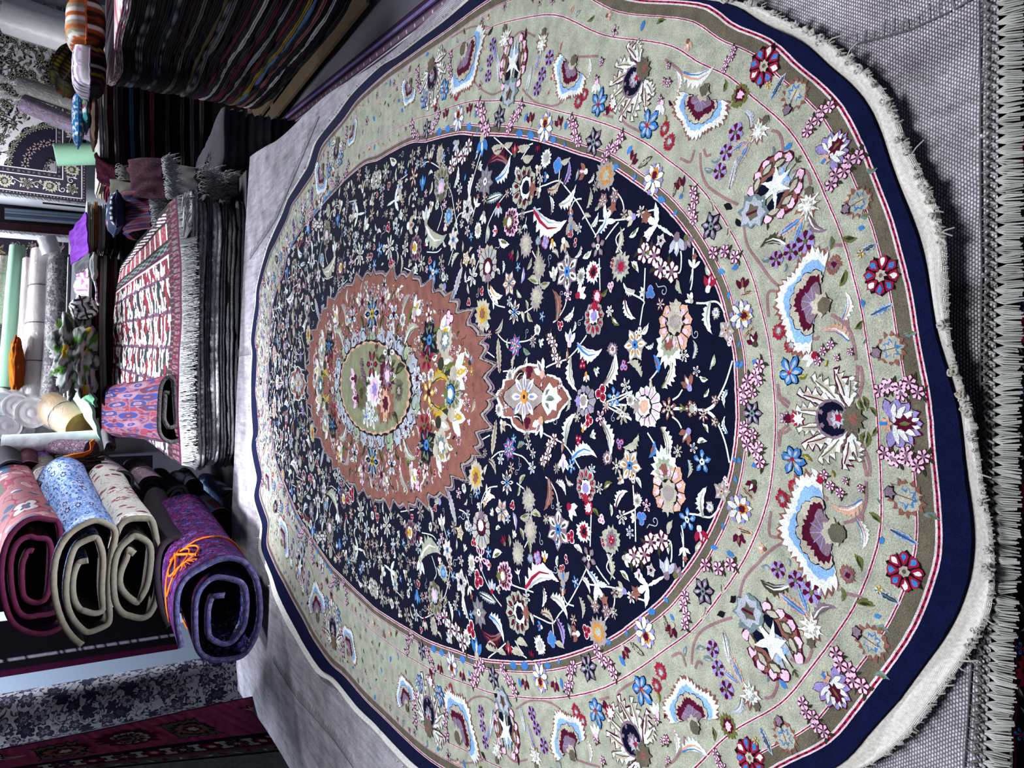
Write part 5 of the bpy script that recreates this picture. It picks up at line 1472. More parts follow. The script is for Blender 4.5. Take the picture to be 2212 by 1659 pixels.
# ------------------------------------------------------------------ back: hung rugs, wrapped rolls, cushions
def hung(name, x0, y0, x1, y1, Y, mats, label, colf, pattern=None, th=.012, nu=40, nv=40, sway=.01, fringe=None, tilt=0):
    """rug hanging in the plane y=Y; picture rectangle x0..x1 (up-down), y0..y1 (right-left)"""
    a = at(x1, y1, Y); c = at(x0, y0, Y); X0, X1, Z0, Z1 = a.x, c.x, a.z, c.z; b = MB()
    def S(x, z, h=0.0): return (x+tilt*(z-Z0), Y-h-sway*(sin(x*5+z)+.5*nz(x*3, z*2)), z)
    b.grid(nu, nv, lambda i, j: ((lambda u, v: (S(X0+(X1-X0)*u, Z0+(Z1-Z0)*v), colf(u, v), ((X1-X0)*u, (Z1-Z0)*v)))(i/(nu-1), j/(nv-1))))
    b.grid(nu, nv, lambda i, j: ((lambda u, v: (S(X0+(X1-X0)*u, Z0+(Z1-Z0)*v, -th), colf(u, v), (u, v)))(i/(nu-1), j/(nv-1))), flip=True)
    for (ff) in (lambda t: (X0, Z0+(Z1-Z0)*t), lambda t: (X1, Z0+(Z1-Z0)*t), lambda t: (X0+(X1-X0)*t, Z0)):
        b.grid(30, 2, lambda i, j: ((lambda q: (S(q[0], q[1], -th*j), colf(.0, .0), (0, i)))(ff(i/29))))
    if pattern: pattern(Pat(b, lambda u, v, h=0.0: S(u, v, h*6), .07), X0, X1, Z0, Z1)
    r = empty(name, ((X0+X1)/2, Y, Z0), label, 'rug'); b.build('pile', mats, r)
    if fringe:
        f = MB(); rr_ = random.Random(int(X0*100)); n = int((Z1-Z0)/.006)
        for i in range(n):
            z = Z0+(Z1-Z0)*i/n; p = Vector(S(X0, z, 0)); l = rr_.uniform(.02, .035); f.tube([p, p+Vector((-l*.6, -.01, -.004)), p+Vector((-l, -.012, -.02))], .003, mixc(lin(fringe), lin('55565c'), rr_.random()*.6), 3)
        f.build('fringe', YARN, r)
    return r
def pat_floral(p, X0, X1, Z0, Z1):
    r = random.Random(77); NV = lin('1d1b2c'); MV = lin('4a4054'); CRM = lin('c9c8cb'); FLc = (NV, MV)
    def band(d0, d1, c, lay=1):
        for (P) in ([(X0+d0, Z0+d0), (X1, Z0+d0), (X1, Z0+d1), (X0+d1, Z0+d1)], [(X0+d0, Z0+d0), (X0+d1, Z0+d1), (X0+d1, Z1), (X0+d0, Z1)]): p.poly(P, c, lay)
    band(.0, .035, lin('2c2838')); band(.035, .045, CRM); band(.045, .21, lin('35303f')); band(.21, .22, CRM); band(.22, .27, lin('2c2838')); band(.27, .28, CRM)
    MO2 = lambda x, z, s, k, c, n=0, lay=3: MOT[k](Loc(p, x, z, r.uniform(0, 6.3), s, False, lay), c, n)
    def along(d, step, s, kinds):
        n = int((X1-X0)/step)
        for i in range(n): k, c, m_ = kinds[i % len(kinds)]; MO2(X0+d+i*step, Z0+d, s, k, c, m_)
        n = int((Z1-Z0)/step)
        for i in range(1, n): k, c, m_ = kinds[i % len(kinds)]; MO2(X0+d, Z0+d+i*step, s, k, c, m_)
    along(.128, .1, .062, (('fl', 'CDF', 7), ('cu', 'W', 0), ('rg', 'CVG', 0), ('cu', 'C', 0))); along(.10, .07, .02, (('ls', 'W', 0),)); along(.165, .083, .02, (('ls', 'W', 0), ('br', 'CF', 3)))
    along(.02, .03, .009, (('ls', 'C', 0),)); along(.245, .045, .014, (('fl', 'CZD', 5), ('ls', 'Z', 0)))
    cx, cz = X0+.28, Z0+.28                           # dark quarter medallion in the corner
    p.poly([(cx, cz)]+[(cx+(.40+.05*abs(sin(a*7)))*cos(a)*1.15, cz+(.40+.05*abs(sin(a*7)))*sin(a)) for a in [i*pi/2/40 for i in range(41)]], NV, 3)
    for i in range(11): a = (i+.5)*pi/22; MO2(cx+.41*cos(a)*1.15, cz+.41*sin(a), .036, 'fl', 'CVG', 7, 5)
    for i in range(6): a = (i+.5)*pi/12; MO2(cx+.27*cos(a)*1.1, cz+.27*sin(a), .045, 'fl', 'ZCD', 6, 5)
    p.poly([(cx, cz)]+[(cx+.11*cos(a), cz+.11*sin(a)) for a in [i*pi/2/12 for i in range(13)]], lin('8a8088'), 5)
    for i in range(5): MO2(cx+r.uniform(.02, .14), cz+r.uniform(.02, .12), .03, 'fl', 'DVZ', 5, 6)
    pl_ = []
    for it in range(8000):
        x = r.uniform(cx, X1); z = r.uniform(cz, Z1); s = r.choice((.062, .05, .036, .026, .02))
        if (x-cx)**2/1.3+(z-cz)**2 < (.47+s)**2 or any((x-a)**2+(z-b_)**2 < (s+q)**2*.36 for a, b_, q in pl_): continue
        pl_.append((x, z, s)); k, c, n = r.choice((('fl', 'VFC', 7), ('fl', 'DZC', 8), ('rg', 'VCD', 0), ('cu', 'D', 0), ('cu', 'V', 0), ('ls', 'D', 0), ('ls', 'V', 0), ('lf', 'DC', 0), ('fl', 'DKC', 6))) if s < .05 else r.choice((('fl', 'DFZ', 8), ('pl', 'VCGD', 9), ('fl', 'VDC', 9)))
        MO2(x, z, s, k, c, n)
    for it in range(60):
        x = r.uniform(cx, X1-.1); z = r.uniform(cz+.5, Z1-.1); a = r.uniform(0, 6.28); P = []
        for k in range(12): P.append((x, z)); a += r.uniform(-.1, .5)*(1 if it % 2 else -1); x += .03*cos(a); z += .03*sin(a)
        if min(q[0] for q in P) > cx and min(q[1] for q in P) > cz and max(q[1] for q in P) < Z1 and max(q[0] for q in P) < X1: p.line(P, .007, NV, 2)
CREAMR = lin('cfced2')
hung('hanging_rug', -70, -80, 186, 438, 9.4, mat_attr('hung_rug_pile', 200, .2, .3, .004), 'large white and navy floral rug hanging on the back wall, top right', lambda u, v: CREAMR, pat_floral, fringe='9a9ba0', tilt=.02)
def darkc(c1, c2, s=30): return lambda u, v: mixc(lin(c1), lin(c2), .5+.5*nz(u*s, v*s, 3))
hung('hanging_rug', 92, 436, 520, 482, 9.2, PILE, 'dark cloth hanging low below the blue fabric rolls', darkc('0a0a0d', '120c10'), nu=12)
hung('hanging_rug', -60, 434, 240, 520, 9.5, PILE, 'added black sheet for the shade in the gap beside the big floral rug', darkc('08080b', '0c0c10'), nu=12)  # black sheet added to stand for the shade of the gap
hung('hanging_rug', -60, 474, 190, 512, 9.25, PILE, 'narrow strip of a blackish red hanging rug, left of the big floral one', darkc('1c0a10', '0c080c'), nu=12, fringe='8c8c90')
def pat_dark(p, X0, X1, Z0, Z1):
    r = random.Random(6)
    for d in (.05, .2): p.line([(X0, Z0+d), (X1, Z0+d)], .012, 'F', 1); p.line([(X0+d*.6, Z0), (X0+d*.6, Z1)], .012, 'F', 1)
    for it in range(160): MOT[r.choice(('fl', 'cu', 'ls'))](Loc(p, r.uniform(X0+.05, X1-.05), r.uniform(Z0+.05, Z1-.05), r.uniform(0, 6), r.uniform(.02, .045), False, 2), r.choice(('FVZ', 'ZVF', 'VFF')), 7)
hung('hanging_rug', -60, 508, 148, 640, 9.0, PILE, 'dark navy patterned rug hanging behind the green foam tube and wrapped rolls', darkc('14131c', '1c1a22', 9), pat_dark)
hung('hanging_rug', -60, 640, 210, 1000, 9.0, PILE, 'grey and navy figured rug hanging behind the wrapped rolls, left of the green tube', darkc('26242e', '3a3842', 12), pat_dark, nu=30)
hung('hanging_rug', -60, 1000, 330, 1400, 6.6, PILE, 'black rug hanging behind the pile of rolls at the left', darkc('0a090c', '1c1620', 9), None, nu=30)
hung('hanging_rug', -60, 1350, 385, 1403, 5.15, PILE, 'dark maroon bordered rug hanging between the rolls and the white pillar', lambda u, v: lin('3a0c26') if u < .12 else (lin('8a8690') if abs(u-.3) < .03 and nz(v*90, 1) > -.1 else lin('0e0c10')), None, nu=40, nv=80)
# white pillar at the left
a0, a1 = at(200, 1505, 5.35), at(200, 1372, 5.35)
panel('trim_1', (a0.x, 5.35, 0), (a1.x, 6.2, 3.3), mat_plain('blue_white_paint', '97a4b6', .75, 60, .06, .15))
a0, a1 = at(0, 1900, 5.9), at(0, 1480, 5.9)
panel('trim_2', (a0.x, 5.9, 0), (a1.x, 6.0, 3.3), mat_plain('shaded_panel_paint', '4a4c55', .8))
e, b_ = at(560, 1446, 4.55), at(-60, 1566, 4.75)
roll('rolled_rug', (e.x, e.y, .42), b_, .142, .142, 2.6, .016, F_IVORYNAVY, BK_CREAM, 'tall standing roll of grey and cream floral rug beside the white pillar', seed=70, nseg=40, wrinkle=.004, uvs=1)
# rose rug hanging at the far left
def rose():
    Y = 4.05; c = [at(px, py, Y) for px, py in ((-60, 1631), (575, 1502), (800, 1600), (-60, 1694))]; b = MB()
    def S(u, v, h=0.0):
        p = c[0]*(1-u)*(1-v)+c[1]*u*(1-v)+c[3]*(1-u)*v+c[2]*u*v; return (p.x, p.y-h*8-.012*sin(u*5+v*4), p.z)
    def col(u, v):
        if v < .60: k = nz(u*60, v*2, 1); return mixc(lin('a84668'), lin('803050'), .5+k)
        if v < .63 or .97 < v: return lin('14121c')
        if v < .84: return lin('181a34')
        if v < .87: return lin('7a3444')
        return lin('5c6058')
    b.grid(160, 70, lambda i, j: (S(i/159, j/69), col(i/159, j/69), (i/159*1.4, j/69*.5))); b.grid(40, 20, lambda i, j: (S(i/39, j/19, -.0015), lin('2a2026'), (0, 0)), flip=True)
    p = Pat(b, S, .3)
    class An(Loc):
        def w(s, q): x, y = q[0], q[1]*s.f; return (s.cx+(x*s.c-y*s.s)*.42, s.cy+(x*s.s+y*s.c)*1.05)
    def M(k, c_, n, u, v, s, a=0, lay=1): MOT[k](An(p, u, v, a, s, False, lay), c_, n)
    for (u, s) in ((.24, .26), (.62, .23), (.93, .26)):
        for dx in (-1, -.45, .1, .65):
            for sg in (-1, 1): L = An(p, u+dx*.05, .33, pi/2*sg, s*.85, False, 1); L.poly([(0, -.25), (.6, -.22), (.95, -.38), (.8, -.1), (1, 0), (.8, .1), (.95, .38), (.6, .22), (0, .25)], 'D', 0); L.poly([(0, -.2), (.58, -.18), (.85, -.3), (.72, -.08), (.93, 0), (.72, .08), (.85, .3), (.58, .18), (0, .2)], 'F' if u != .93 else 'H', 1)
        M('rg', 'DFG', 0, u, .33, s*.62, 0, 3); M('rg', 'SKC', 0, u, .33, s*.5, 0, 5)
    M('rg', 'KEK', 0, .43, .30, .2, 0, 2); M('pl', 'CKZK', 11, .43, .30, .15, 0, 4); M('lf', 'CK', 0, .10, .25, .1, .4, 2); L = An(p, .045, .2, 0, .09, False, 2); L.poly([(-1, -1), (1, -1), (1, 1), (-1, 1)], 'D', 0)
    for i in range(3): L.poly([(-.9, -.8+i*.6), (.9, -.8+i*.6+.15), (.9, -.4+i*.6), (-.9, -.45+i*.6)], 'W', 1)
    for i in range(13):
        u = .05+i*.077; M(('fl', 'rg')[i % 2], ('SKC', 'KRC')[i % 2], 8, u, .735, .075, i, 2); L = An(p, u+.038, .735, pi/2, .075, False, 2); L.poly([(-.9, -.5), (-.4, -.5), (-.4, -.2), (.4, -.2), (.4, -.5), (.9, -.5), (.9, .5), (.4, .5), (.4, .2), (-.4, .2), (-.4, .5), (-.9, .5)], 'C', 0)
        M('ls', 'KR', 0, u, .91, .04, i, 2); M('ls', 'CW', 0, u+.04, .92, .03, i, 2)
    r = empty('hanging_rug', tuple(Vector(S(.5, 1))), 'rose red tribal rug with pale figures and a navy border hanging at the far left', 'rug'); b.build('pile', PILE, r)
rose()
a0, a1 = at(640, 1700, 4.6), at(640, 1625, 4.6)
hung('hanging_rug', 200, 1640, 760, 1800, 4.5, PILE, 'pale greenish grey woven rug at the left margin, left of the rose rug', darkc('7c8278', '5d6258', 60), None)
# cushions ---------------------------------------------------------
def cushion(label, x0, x1, y0, y1, Y, depth, colf, seed, tilt=0, bulge=1.0, lean=0, colb=None):
    """square cushion filling the picture rectangle at distance Y; colf(u,v) upper face, colb lower face"""
    A = at(x1, y1, Y); C_ = at(x0, y0, Y); w = (C_.x-A.x)/2; h = (C_.z-A.z)/2; cx, cz = (A.x+C_.x)/2, (A.z+C_.z)/2; b = MB(); n = 36
    ct, st = cos(tilt), sin(tilt)
    def S(u, v, sg):
        k = (max(0, 1-u**4)*max(0, 1-v**4))**.55; pin = 1-.07*(1-abs(u)**2)*abs(v)**3*0; x = u*w*(1-.10*(1-u*u)*0-.06*v*v*(1-abs(u))*0); y = v*depth/2*(1-.08*(1-v*v)*abs(u)**2)
        x = u*w*(1-.08*(1-abs(v)**2)*abs(u)**6); y = v*depth/2*(1-.08*(1-abs(u)**2)*abs(v)**6)
        z = sg*h*bulge*k+.008*nz(u*3, v*3, seed); X = x*ct-z*st; Z = x*st+z*ct; return (cx+X, Y+depth/2+y, cz+Z-lean*y)
    b.grid(n, n, lambda i, j: ((lambda u, v: (S(u, v, 1), colf(u, v), (u, v)))(-1+2*i/(n-1), -1+2*j/(n-1)))); cb = colb or colf
    b.grid(n, n, lambda i, j: ((lambda u, v: (S(u, v, -1), cb(u, v), (u, v)))(-1+2*i/(n-1), -1+2*j/(n-1))), flip=True)
    r = empty('cushion', (cx, Y+depth/2, cz-h), label, 'cushion'); b.build('cover', TEX, r)
    pp = MB(); P = [Vector(S(t, -1, 1)) for t in [-1+2*i/20 for i in range(21)]]+[Vector(S(1, t, 1)) for t in [-1+2*i/20 for i in range(21)]]+[Vector(S(-t, 1, 1)) for t in [-1+2*i/20 for i in range(21)]]+[Vector(S(-1, -t, 1)) for t in [-1+2*i/20 for i in range(21)]]
    pp.tube(P, .006, colf(1, 1), 5); pp.build('piping', TEX, r)
def stripes(cs, n, ax=0, ns=.03):
    cs = [lin(c) for c in cs]
    def f(u, v): t = (v if ax else u)*.5+.5; return cs[int((t+ns*nz(u*9, v*9))*n) % len(cs)]
    return f
cushion('big orange, tan and white striped cushion on the taller dark stack, nearest the top margin', 141, 231, -30, 95, 5.9, .42, stripes(['b0582a', 'c9c6bf', '9a8f78', 'b8622c', 'a39a86', 'd2cfca'], 12), 1, colb=stripes(['6e2c12', '2c1a16', '7c3a1c', 'b9b5b2', '3a1c14'], 11))
cushion('cushion with a white and lilac striped top and black, yellow and red striped underside', 156, 232, 66, 190, 6.0, .42, stripes(['d9d5dc', 'a891b0', 'e3e1e4', '6c5a78', 'cfc8d4'], 16, 1), 2, colb=stripes(['0c0b0e', '141216', '5c2444', '101012', '8c7420', '2a2418', '0d0c10', 'a4a0a8', '0e0d11'], 18))
def tess(u, v):
    if abs(u*6 % 1-.5) < .16 or abs(v*6 % 1-.5) < .16: return lin('121008')
    return lin('8c7c24') if nz(u*2, v*2) > 0 else lin('5c5440')
cushion('black and mustard lattice cushion leaning behind the striped one', 112, 216, 72, 192, 6.5, .4, tess, 3, tilt=-.5)
cushion('maroon and black striped cushion behind the lattice cushion', 116, 212, 136, 204, 7.95, .3, stripes(['6c1828', '14100f', '8c3040', '100c0e'], 8), 4)
def bluec(u, v): return lin('dfe6ee') if nz(u*7, v*7, 5) > .02 else lin('2f78b4')
cushion('sky blue and white mottled cushion on the corner of the tall stack', 156, 184, 188, 292, 6.4, .4, bluec, 5)
cushion('teal cushion with green, white and pink bands under the blue one', 177, 199, 190, 262, 6.35, .36, stripes(['3c7c84', '4a8a92', 'd8dcd8', '8c4a64', '6a9a5c', '3c7c84'], 7), 6)
cushion('plain tan brown cushion below the teal banded one', 197, 214, 196, 300, 6.3, .36, lambda u, v: lin('5c4c40'), 7)
def folk(u, v):
    for (a, b_, c) in ((.45, 0, 'a81c2c'), (-.5, .1, 'a81c2c'), (0, -.2, '5cb0d8')):
        d = hypot(u-a, (v-b_)*1.4)
        if d < .1: return lin('e8e4dc')
        if d < .24: return lin(c)
    return lin('d8d6dc') if abs(abs(v)-.85) < .05 and (u*14 % 1) < .5 else lin('2c3450')
cushion('small navy cushion embroidered with red flowers and a blue one', 233, 272, 409, 492, 4.95, .34, folk, 8, colb=lambda u, v: lin('1c2448'))
# stacks behind the ikat rug ----------------------------------------
def mini(x0, x1, y0, y1, Y, depth, cols, lab, grp, seed, fringe=False):
    A = at(x1, y1, Y); C_ = at(x0, y0, Y); n = len(cols); dz = (C_.z-A.z)/n; rr_ = random.Random(seed)
    for k, (nm, c) in enumerate(cols):
        z = C_.z-(k+1)*dz; o = slab('folded_textile', (A.x+C_.x)/2+rr_.uniform(-.015, .015), Y+depth/2, C_.x-A.x, depth, 0, z, dz*.94, lin(c), seed+k, wav=.02, folds=1 if dz < .02 else 2, zf=lambda x, y: .008*sin(x*4), n=70, rag=.01)
        tag(o, '%s textile %s, %s' % (nm, lab, 'topmost' if k == 0 else ordinal(k+1)+' from top'), 'textile', grp)
    return A.z
zb = mini(186, 262, 905, 545, 6.05, .7, [('white and grey', 'c2c0be'), ('black', '141317'), ('crimson edged', '5c1426'), ('ivory', 'b9b6a8'), ('white', 'cfcfcb'), ('dark grey', '2a2a2e'), ('red dotted', '6c1c28'), ('pale grey', '8d8e90'), ('black-brown', '100e10')][::1], 'in the wide stack behind the ikat rug', 'folded textiles in the wide stack behind the ikat rug', 200) if False else 0
def mini_lr(x0, x1, yr, yl, *a): return mini(x0, x1, yr, yl, *a)
zb = mini(192, 262, 545, 905, 6.05, .7, [('white and grey', 'b2b0ae'), ('black', '141317'), ('crimson edged', '5c1426'), ('ivory', 'a9a698'), ('white', 'bfbfbb'), ('dark grey', '2a2a2e'), ('red dotted', '6c1c28'), ('pale grey', '7d7e80'), ('black-brown', '100e10')], 'in the wide stack behind the ikat rug', 'folded textiles in the wide stack behind the ikat rug', 200)
zc = mini(184, 258, 432, 542, 6.1, .7, [('white', 'b9b9b4'), ('cream', 'a8a48e'), ('orange edged', '8c5a30'), ('grey', '85868a'), ('white and black', 'a5a6a8'), ('charcoal', '2c2c30'), ('black', '121216'), ('dark grey', '3a3a3e'), ('soot-black', '0c0c10')], 'in the narrow stack below the purple cloth', 'folded textiles in the narrow stack below the purple cloth', 240)
sb_ = MB(); q0, q1 = at(262, 905, 6.05), at(262, 432, 6.05); sb_.box((q0.x, 6.1, 0), (q1.x, 6.8, min(zb, zc)-.03)); 
struct_b = tag(sb_.build('display_table', mat_plain('dark_table', '1a181c', .8)), 'dark table carrying the folded textiles behind the ikat rug', 'table')
def drape(name, label, cat, quad, Y0, Y1, colf, seed, mat=TEX, th=.01, amp=.02):
    """cloth laid over a pile; quad = picture corners near-left, near-right, far-right, far-left"""
    a, b1, c, d = at(*quad[0], Y0), at(*quad[1], Y0), at(*quad[2], Y1), at(*quad[3], Y1); b = MB()
    def S(u, v, h=0): p = a*(1-u)*(1-v)+b1*u*(1-v)+c*u*v+d*(1-u)*v; return p+Vector((0, 0, amp*nz(u*3, v*3, seed)+amp*.6*sin(u*9+v*5)*v*(1-v)*2-h))
    b.grid(40, 30, lambda i, j: (S(i/39, j/29), colf(i/39, j/29), (i/39, j/29))); b.grid(40, 30, lambda i, j: (S(i/39, j/29, th), colf(i/39, j/29), (i/39, j/29)), flip=True)
    for f in (0, 1): b.grid(40, 2, lambda i, j: (S(i/39, f, th*j), colf(i/39, f), (0, 0)), flip=(f == 1)); b.grid(2, 30, lambda i, j: (S(f, j/29, th*i), colf(f, j/29), (0, 0)), flip=(f == 0))
    return tag(b.build(name, mat), label, cat)
drape('folded_cloth', 'bright purple cloth draped over the narrow textile stack', 'cloth', ((190, 548), (184, 458), (150, 500), (152, 572)), 6.05, 6.6, lambda u, v: mixc(lin('8444ba'), lin('642a92'), .5+nz(u*20, v*3)), 1)
drape('folded_cloth', 'grey cloth folded beside the purple one', 'cloth', ((197, 572), (190, 545), (160, 574), (162, 592)), 6.0, 6.4, lambda u, v: lin('5a5a60'), 2)
drape('folded_cloth', 'white cloth with pink and lilac streaks on the wide textile stack', 'cloth', ((214, 660), (195, 570), (164, 576), (162, 662)), 6.02, 6.6, lambda u, v: lin('d8d4dc') if nz(u*14, v*4) > -.05 else lin('a06a98'), 3)
def lump(name, label, cat, x0, x1, y0, y1, Y, ry, colf, seed, rough=.35, freq=3.0, mat=TEX):
    A = at(x1, y1, Y); C_ = at(x0, y0, Y); cx, cz = (A.x+C_.x)/2, (A.z+C_.z)/2; rx, rz = (C_.x-A.x)/2, (C_.z-A.z)/2; b = MB(); n, m_ = 72, 48
    def fn(i, j):
        a = 2*pi*i/n; t = pi*j/(m_-1); d = Vector((cos(a)*sin(t), sin(a)*sin(t), cos(t))); f = d*freq+Vector((seed, 0, 0))
        k = 1+rough*(noise.noise(f)*.8+.35*abs(noise.noise(f*2.3))-.25*abs(noise.noise(f*4.1)))
        return ((cx+d.x*rx*k, Y+ry+d.y*ry*k, cz+d.z*rz*k), colf(d, k), (i/n, j/m_))
    b.grid(n, m_, fn, 0, True); return tag(b.build(name, mat), label, cat)
cushion('black and grey fringed cushion end squeezed beside the striped textiles', 192, 214, 545, 606, 5.95, .2, lambda u, v: lin('26282a') if abs(v) < .8 else lin('a8aaac'), 11)
cushion('black and white zebra banded cushion on the heap of bags', 152, 210, 636, 690, 5.8, .24, lambda u, v: lin('e0e0de') if (hypot(u, v)*4 % 1) < .55 else lin('24252c'), 12, tilt=.35)
lump('fabric_bag', 'crumpled grey cloth bag with green leaf print and a mustard patch', 'bag', 112, 216, 678, 850, 5.75, .18, lambda d, k: lin('3c6420') if nz(d.x*4, d.z*4, 9) > .33 else (lin('a07c18') if nz(d.x*3, d.z*3, 19) > .45 else (lin('8e908c') if nz(d.x*5, d.z*5, 3) > -.1 else lin('2e302e'))), 4.4, .55, 2.6)
# foam, rolls and wrapped goods -------------------------------------
def tube_obj(name, label, cat, p, q, r, mat, seed, wrap=False, bands=0, tail=False, n=28, open_end=True, group=None):
    p = Vector(p); q = Vector(q); a = q-p; L = a.length; a.normalize(); s = a.cross(Vector((.1, .2, 1))).normalized(); u = s.cross(a); root = empty(name, tuple(p), label, cat, group); b = MB(); K = 18
    def pt(i, j, rr, amp): t = j/(K-1); th = 2*pi*i/n; k = rr*(1+amp*nz(cos(th)*2+seed, sin(th)*2, t*4)); return p+a*(L*t)+s*(k*cos(th))+u*(k*sin(th))
    b.grid(n, K, lambda i, j: (pt(i, j, r, .05), (1, 1, 1, 1), (i/n*2*pi*r, j/(K-1)*L)), 0, True)
    for jj, fl in ((0, False), (K-1, True)):
        prev = None
        for q_ in (1, .8, .62, .4, .2):
            cur = [b.vert(pt(i, jj, r*q_, .03)+a*((.012 if q_ in (.8, .4) else 0)*(1 if jj == 0 else -1)), (1, 1, 1, 1), (i*.05, q_)) for i in range(n)]
            if prev:
                for i in range(n): f = (prev[i], prev[(i+1) % n], cur[(i+1) % n], cur[i]); b.face(f if fl else f[::-1])
            prev = cur
        b.face(prev if fl else prev[::-1])
    b.build('roll', mat, root)
    if wrap:
        w = MB(); w.grid(n, K, lambda i, j: (pt(i, j, r*1.09*(1-.04*(j in (0, K-1))), .11), (1, 1, 1, 1), (i/n, j/K)), 0, True)
        if tail:
            for end, e0, dr in ((1, q, a),): w.grid(14, 6, lambda i, j: (e0+dr*(.02+.045*j)*(r/.06)*.7+(s*cos(2*pi*i/14)+u*sin(2*pi*i/14))*(r*(.8, .35, .22, .45, .6, .7)[j]*(1+.35*nz(i, j, seed))), (1, 1, 1, 1), (i, j)), 0, True)
        w.build('plastic_wrap', PLAST, root)
    for k in range(bands):
        tb = MB(); t = (k+1)/(bands+1); tb.tube([p+a*(L*t)+(s*cos(th)+u*sin(th))*r*1.07 for th in [2*pi*i/24 for i in range(25)]], .004, lin('5a4046'), 5); tb.build('band', YARN, root)
    return root
T = tube_obj
def ft(x, y, Y, x2, y2, Y2):
    p, q = at(x, y, Y), at(x2, y2, Y2); return p+(p-q)*max(0, (p.z-.06)/(q.z-p.z))
T('foam_roll', 'upright pale green foam roll in front of the hanging floral rug', 'roll', ft(205, 332, 9.25, 119, 334, 9.25), at(119, 334, 9.25), .115, F_MINT, 1)
T('foam_roll', 'long pale green foam tube lying across the shelf of wrapped rolls', 'roll', at(12, 838, 7.8), at(38, 533, 8.0), .062, F_MINT, 2)
T('wrapped_roll', 'brown patterned rug roll in clear plastic leaning before the floral hanging rug', 'wrapped roll', ft(168, 226, 9.1, 42, 184, 9.2), at(42, 184, 9.2), .085, F_BROWN, 3, True, 0, True)
T('wrapped_roll', 'purple and navy rug roll in clear plastic, left of the brown wrapped roll', 'wrapped roll', ft(172, 276, 9.1, 48, 222, 9.2), at(48, 222, 9.2), .085, F_PURPLE, 4, True, 0, True)
T('wrapped_roll', 'bulky white roll in plastic leaning at the upper right before the floral hanging rug', 'wrapped roll', ft(150, 75, 9.05, 15, 30, 9.15), at(15, 30, 9.15), .19, F_WRAPW, 5, True, 0, True)
T('wrapped_roll', 'narrow white roll in plastic just above the green foam tube end, at the top margin', 'wrapped roll', ft(140, 4, 9.05, 60, -16, 9.1), at(60, -16, 9.1), .06, F_WRAPW, 6, True)
T('fluffy_roll', 'fluffy cream rolled rug at the top margin beside the green foam tube', 'rolled rug', at(6, 700, 8.1), at(14, 556, 8.1), .11, F_PALEKNIT, 7)
T('wrapped_roll', 'thin cream roll in plastic between the green tube and the thick wrapped roll', 'wrapped roll', at(45, 850, 7.7), at(64, 560, 7.9), .05, F_WRAP, 8, True)
T('wrapped_roll', 'thick cream roll in plastic, tied in three places, lying on the shelf', 'wrapped roll', at(74, 866, 7.5), at(96, 542, 7.7), .095, F_WRAP, 9, True, 3)
T('wrapped_roll', 'navy floral rug roll in glossy plastic under the thick cream roll', 'wrapped roll', at(114, 868, 7.4), at(130, 552, 7.6), .085, F_IVORYNAVY, 10, True, 0)
T('metal_tube', 'thin silver tube along the front of the shelf of wrapped rolls', 'tube', at(140, 880, 7.2), at(151, 556, 7.35), .016, mat_plain('silver_tube', '8a8c92', .3, 10, .1, .1, .6, .001, .8), 11)
T('foam_roll', 'white plastic bag knot bunched at the right end of the wrapped rolls', 'plastic bag', at(112, 548, 7.5), at(100, 512, 7.5), .07, F_WRAPW, 12, True)
lump('orange_cushion', 'orange cushion with ruffled edge standing on the green tube', 'cushion', 18, 52, 728, 858, 7.4, .08, lambda d, k: lin('8c3c0e') if d.z < .3 else lin('9a5f14'), 2.2, .25, 3, TEX)
for i, (x, y, r, m_, lab) in enumerate(((70, 892, .11, F_WRAP, 'end of a grey roll in plastic, largest of the bagged ends'), (36, 878, .09, F_WRAP, 'end of a cream bagged roll above the largest one'), (8, 872, .085, F_WRAPW, 'end of a cream bagged roll at the top margin'), (14, 920, .10, F_WRAP, 'end of a dotted bagged roll under the top margin one'), (52, 930, .07, F_WRAPW, 'knotted plastic end just above the white standing roll'), (88, 932, .08, F_WRAPW, 'bulging bagged roll end next to the caramel one'))):
    T('wrapped_roll', lab, 'wrapped roll', at(x, y, 6.6+.06*i), at(x-8, y-12, 7.4), r, m_, 30+i, True)
T('wrapped_roll', 'caramel fabric roll in clear plastic with two twisted ends', 'wrapped roll', at(178, 925, 6.3), at(108, 880, 6.7), .115, F_CARAMEL, 40, True, 1, True)
T('foam_roll', 'white upright roll left of the caramel one, reaching the top margin', 'roll', ft(216, 956, 6.1, 6, 968, 6.15), at(6, 968, 6.15), .088, F_WRAPW, 41)
drape('foam_sheet', 'pale mint foam sheet folded behind the red and blue bundle', 'foam sheet', ((217, 950), (190, 870), (143, 822), (150, 850)), 6.0, 6.5, lambda u, v: lin('a8dcc0'), 5, TEX, .02)
drape('foam_sheet', 'second pale green foam sheet, darker, leaning under the leaf print bag', 'foam sheet', ((205, 880), (195, 842), (165, 822), (168, 850)), 5.9, 6.3, lambda u, v: lin('5c8c70'), 6, TEX, .02)
T('rolled_rug', 'heather mauve rolled rug lying before the white upright roll', 'rolled rug', at(198, 975, 5.9), at(112, 972, 6.1), .075, F_MAUVE, 42)
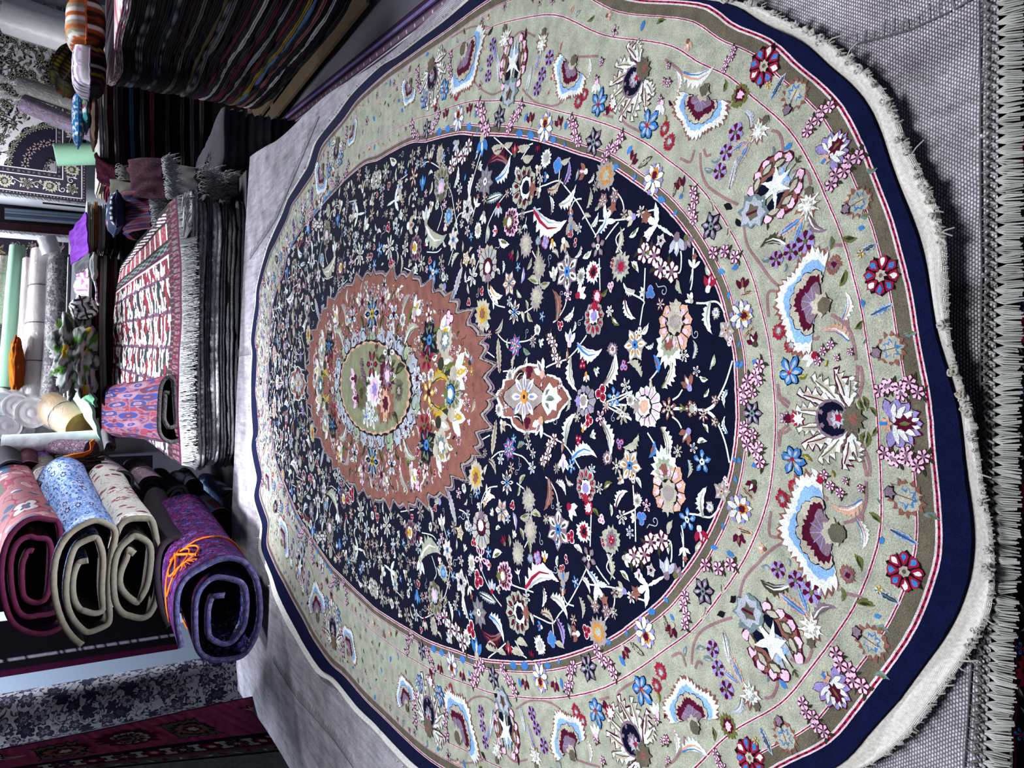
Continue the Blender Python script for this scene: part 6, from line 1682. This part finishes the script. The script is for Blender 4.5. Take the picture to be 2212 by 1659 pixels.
for i, (ex, ey, bx, by, r, m_, lab) in enumerate(((28, 1030, 8, 985, .11, BK_DARK, 'black and grey spiral roll under the white upright roll, near the top margin'), (66, 1022, 60, 980, .075, F_WINE, 'maroon rolled rug with a pinched middle, beside the black and grey spiral roll'), (96, 1030, 92, 985, .075, F_PURPLE, 'magenta and white knotted roll beside the maroon one'), (130, 1045, 118, 1000, .07, BK_DARK, 'dark fringed rolled rug next to the magenta one'), (238, 968, 225, 905, .035, BK_GREY, 'grey and white rug edge left of the red and blue bundle'))):
    roll('rolled_rug', at(ex, ey, 5.7), at(bx, by, 6.2), r, r, 2.4, .016, m_, BK_SHAG if i != 1 else F_WINE, lab, seed=80+i, nseg=26)
fb = MB(); fr3 = random.Random(2)
for i in range(260):
    y = fr3.uniform(985, 1052); p = at(fr3.uniform(118, 150), y, 5.62); l = fr3.uniform(.1, .22); fb.tube([p, p+Vector((.01*fr3.uniform(-1, 1), -.02, -l*.5)), p+Vector((.03*fr3.uniform(-1, 1), 0, -l))], .004, mixc(lin('17130f'), lin('6c6a58'), fr3.random()**3), 4)
tag(fb.build('tassel_bunch', YARN), 'bunch of dark brown tassels hanging from a rolled rug beside the orange cord', 'tassels')
oc = MB(); pts = [at(205, 952, 5.5), at(198, 958, 5.5), at(196, 975, 5.5), at(180, 982, 5.5), at(160, 985, 5.52), at(135, 990, 5.55), at(120, 1005, 5.55), at(112, 1030, 5.55), at(105, 1045, 5.55)]
for k in (0, .008, -.008): oc.tube([p+Vector((k, 0, k*sin(i*2))) for i, p in enumerate(pts)], .006, OR, 6)
tag(oc.build('rope', YARN), 'orange rope trailing from the folded rugs over the dark tassels', 'rope')
# small device with a dark screen on the shelf end
dv = MB(); d0, d1 = at(231, 1046, 5.55), at(204, 1006, 5.55)
def rbox(x0, x1, z0, z1, y0, y1, c, r=.012, name='body', mat=None, parent=None):
    b = MB(); P = []
    for (cx_, cz_, a0_) in ((x1-r, z1-r, 0), (x0+r, z1-r, 90), (x0+r, z0+r, 180), (x1-r, z0+r, 270)):
        for k in range(6): a = radians(a0_+k*18); P.append((cx_+r*cos(a), cz_+r*sin(a)))
    f0 = [b.vert((x, y0, z), c) for x, z in P]; f1 = [b.vert((x, y1, z), c) for x, z in P]; n = len(P); b.face(f0, 0, False); b.face(f1[::-1], 0, False)
    for i in range(n): b.face((f0[(i+1) % n], f0[i], f1[i], f1[(i+1) % n]), 0, False)
    return b.build(name, mat, parent)
rt = empty('handheld_device', ((d0.x+d1.x)/2, 5.55, d0.z), 'small silver blue device with a dark screen, between the rolls and the folded stack', 'device')
rbox(d0.x, d1.x, d0.z, d1.z, 5.55, 5.57, (1, 1, 1, 1), .02, 'case', mat_plain('silver_blue_plastic', '6c7c98', .4), rt); rbox(d0.x+.022, d1.x-.022, d0.z+.028, d1.z-.016, 5.548, 5.551, (1, 1, 1, 1), .008, 'screen', mat_plain('dark_screen', '0a0c10', .1), rt)
# things under the hanging rug and in the gap at its left
for i, (y, c, nm) in enumerate(((452, '26384a', 'blue'), (458, '343a44', 'grey'), (464, '14233c', 'dark blue'), (470, '424c58', 'silver'))):
    T('fabric_roll', '%s fabric roll in the dark gap left of the big hanging rug' % nm, 'fabric roll', (at(92, y, 9.4).x, 9.4, .02), at(10, y, 9.4), .017, mat_plain('fabric_'+nm.replace(' ', '_'), c, .7), 90+i)
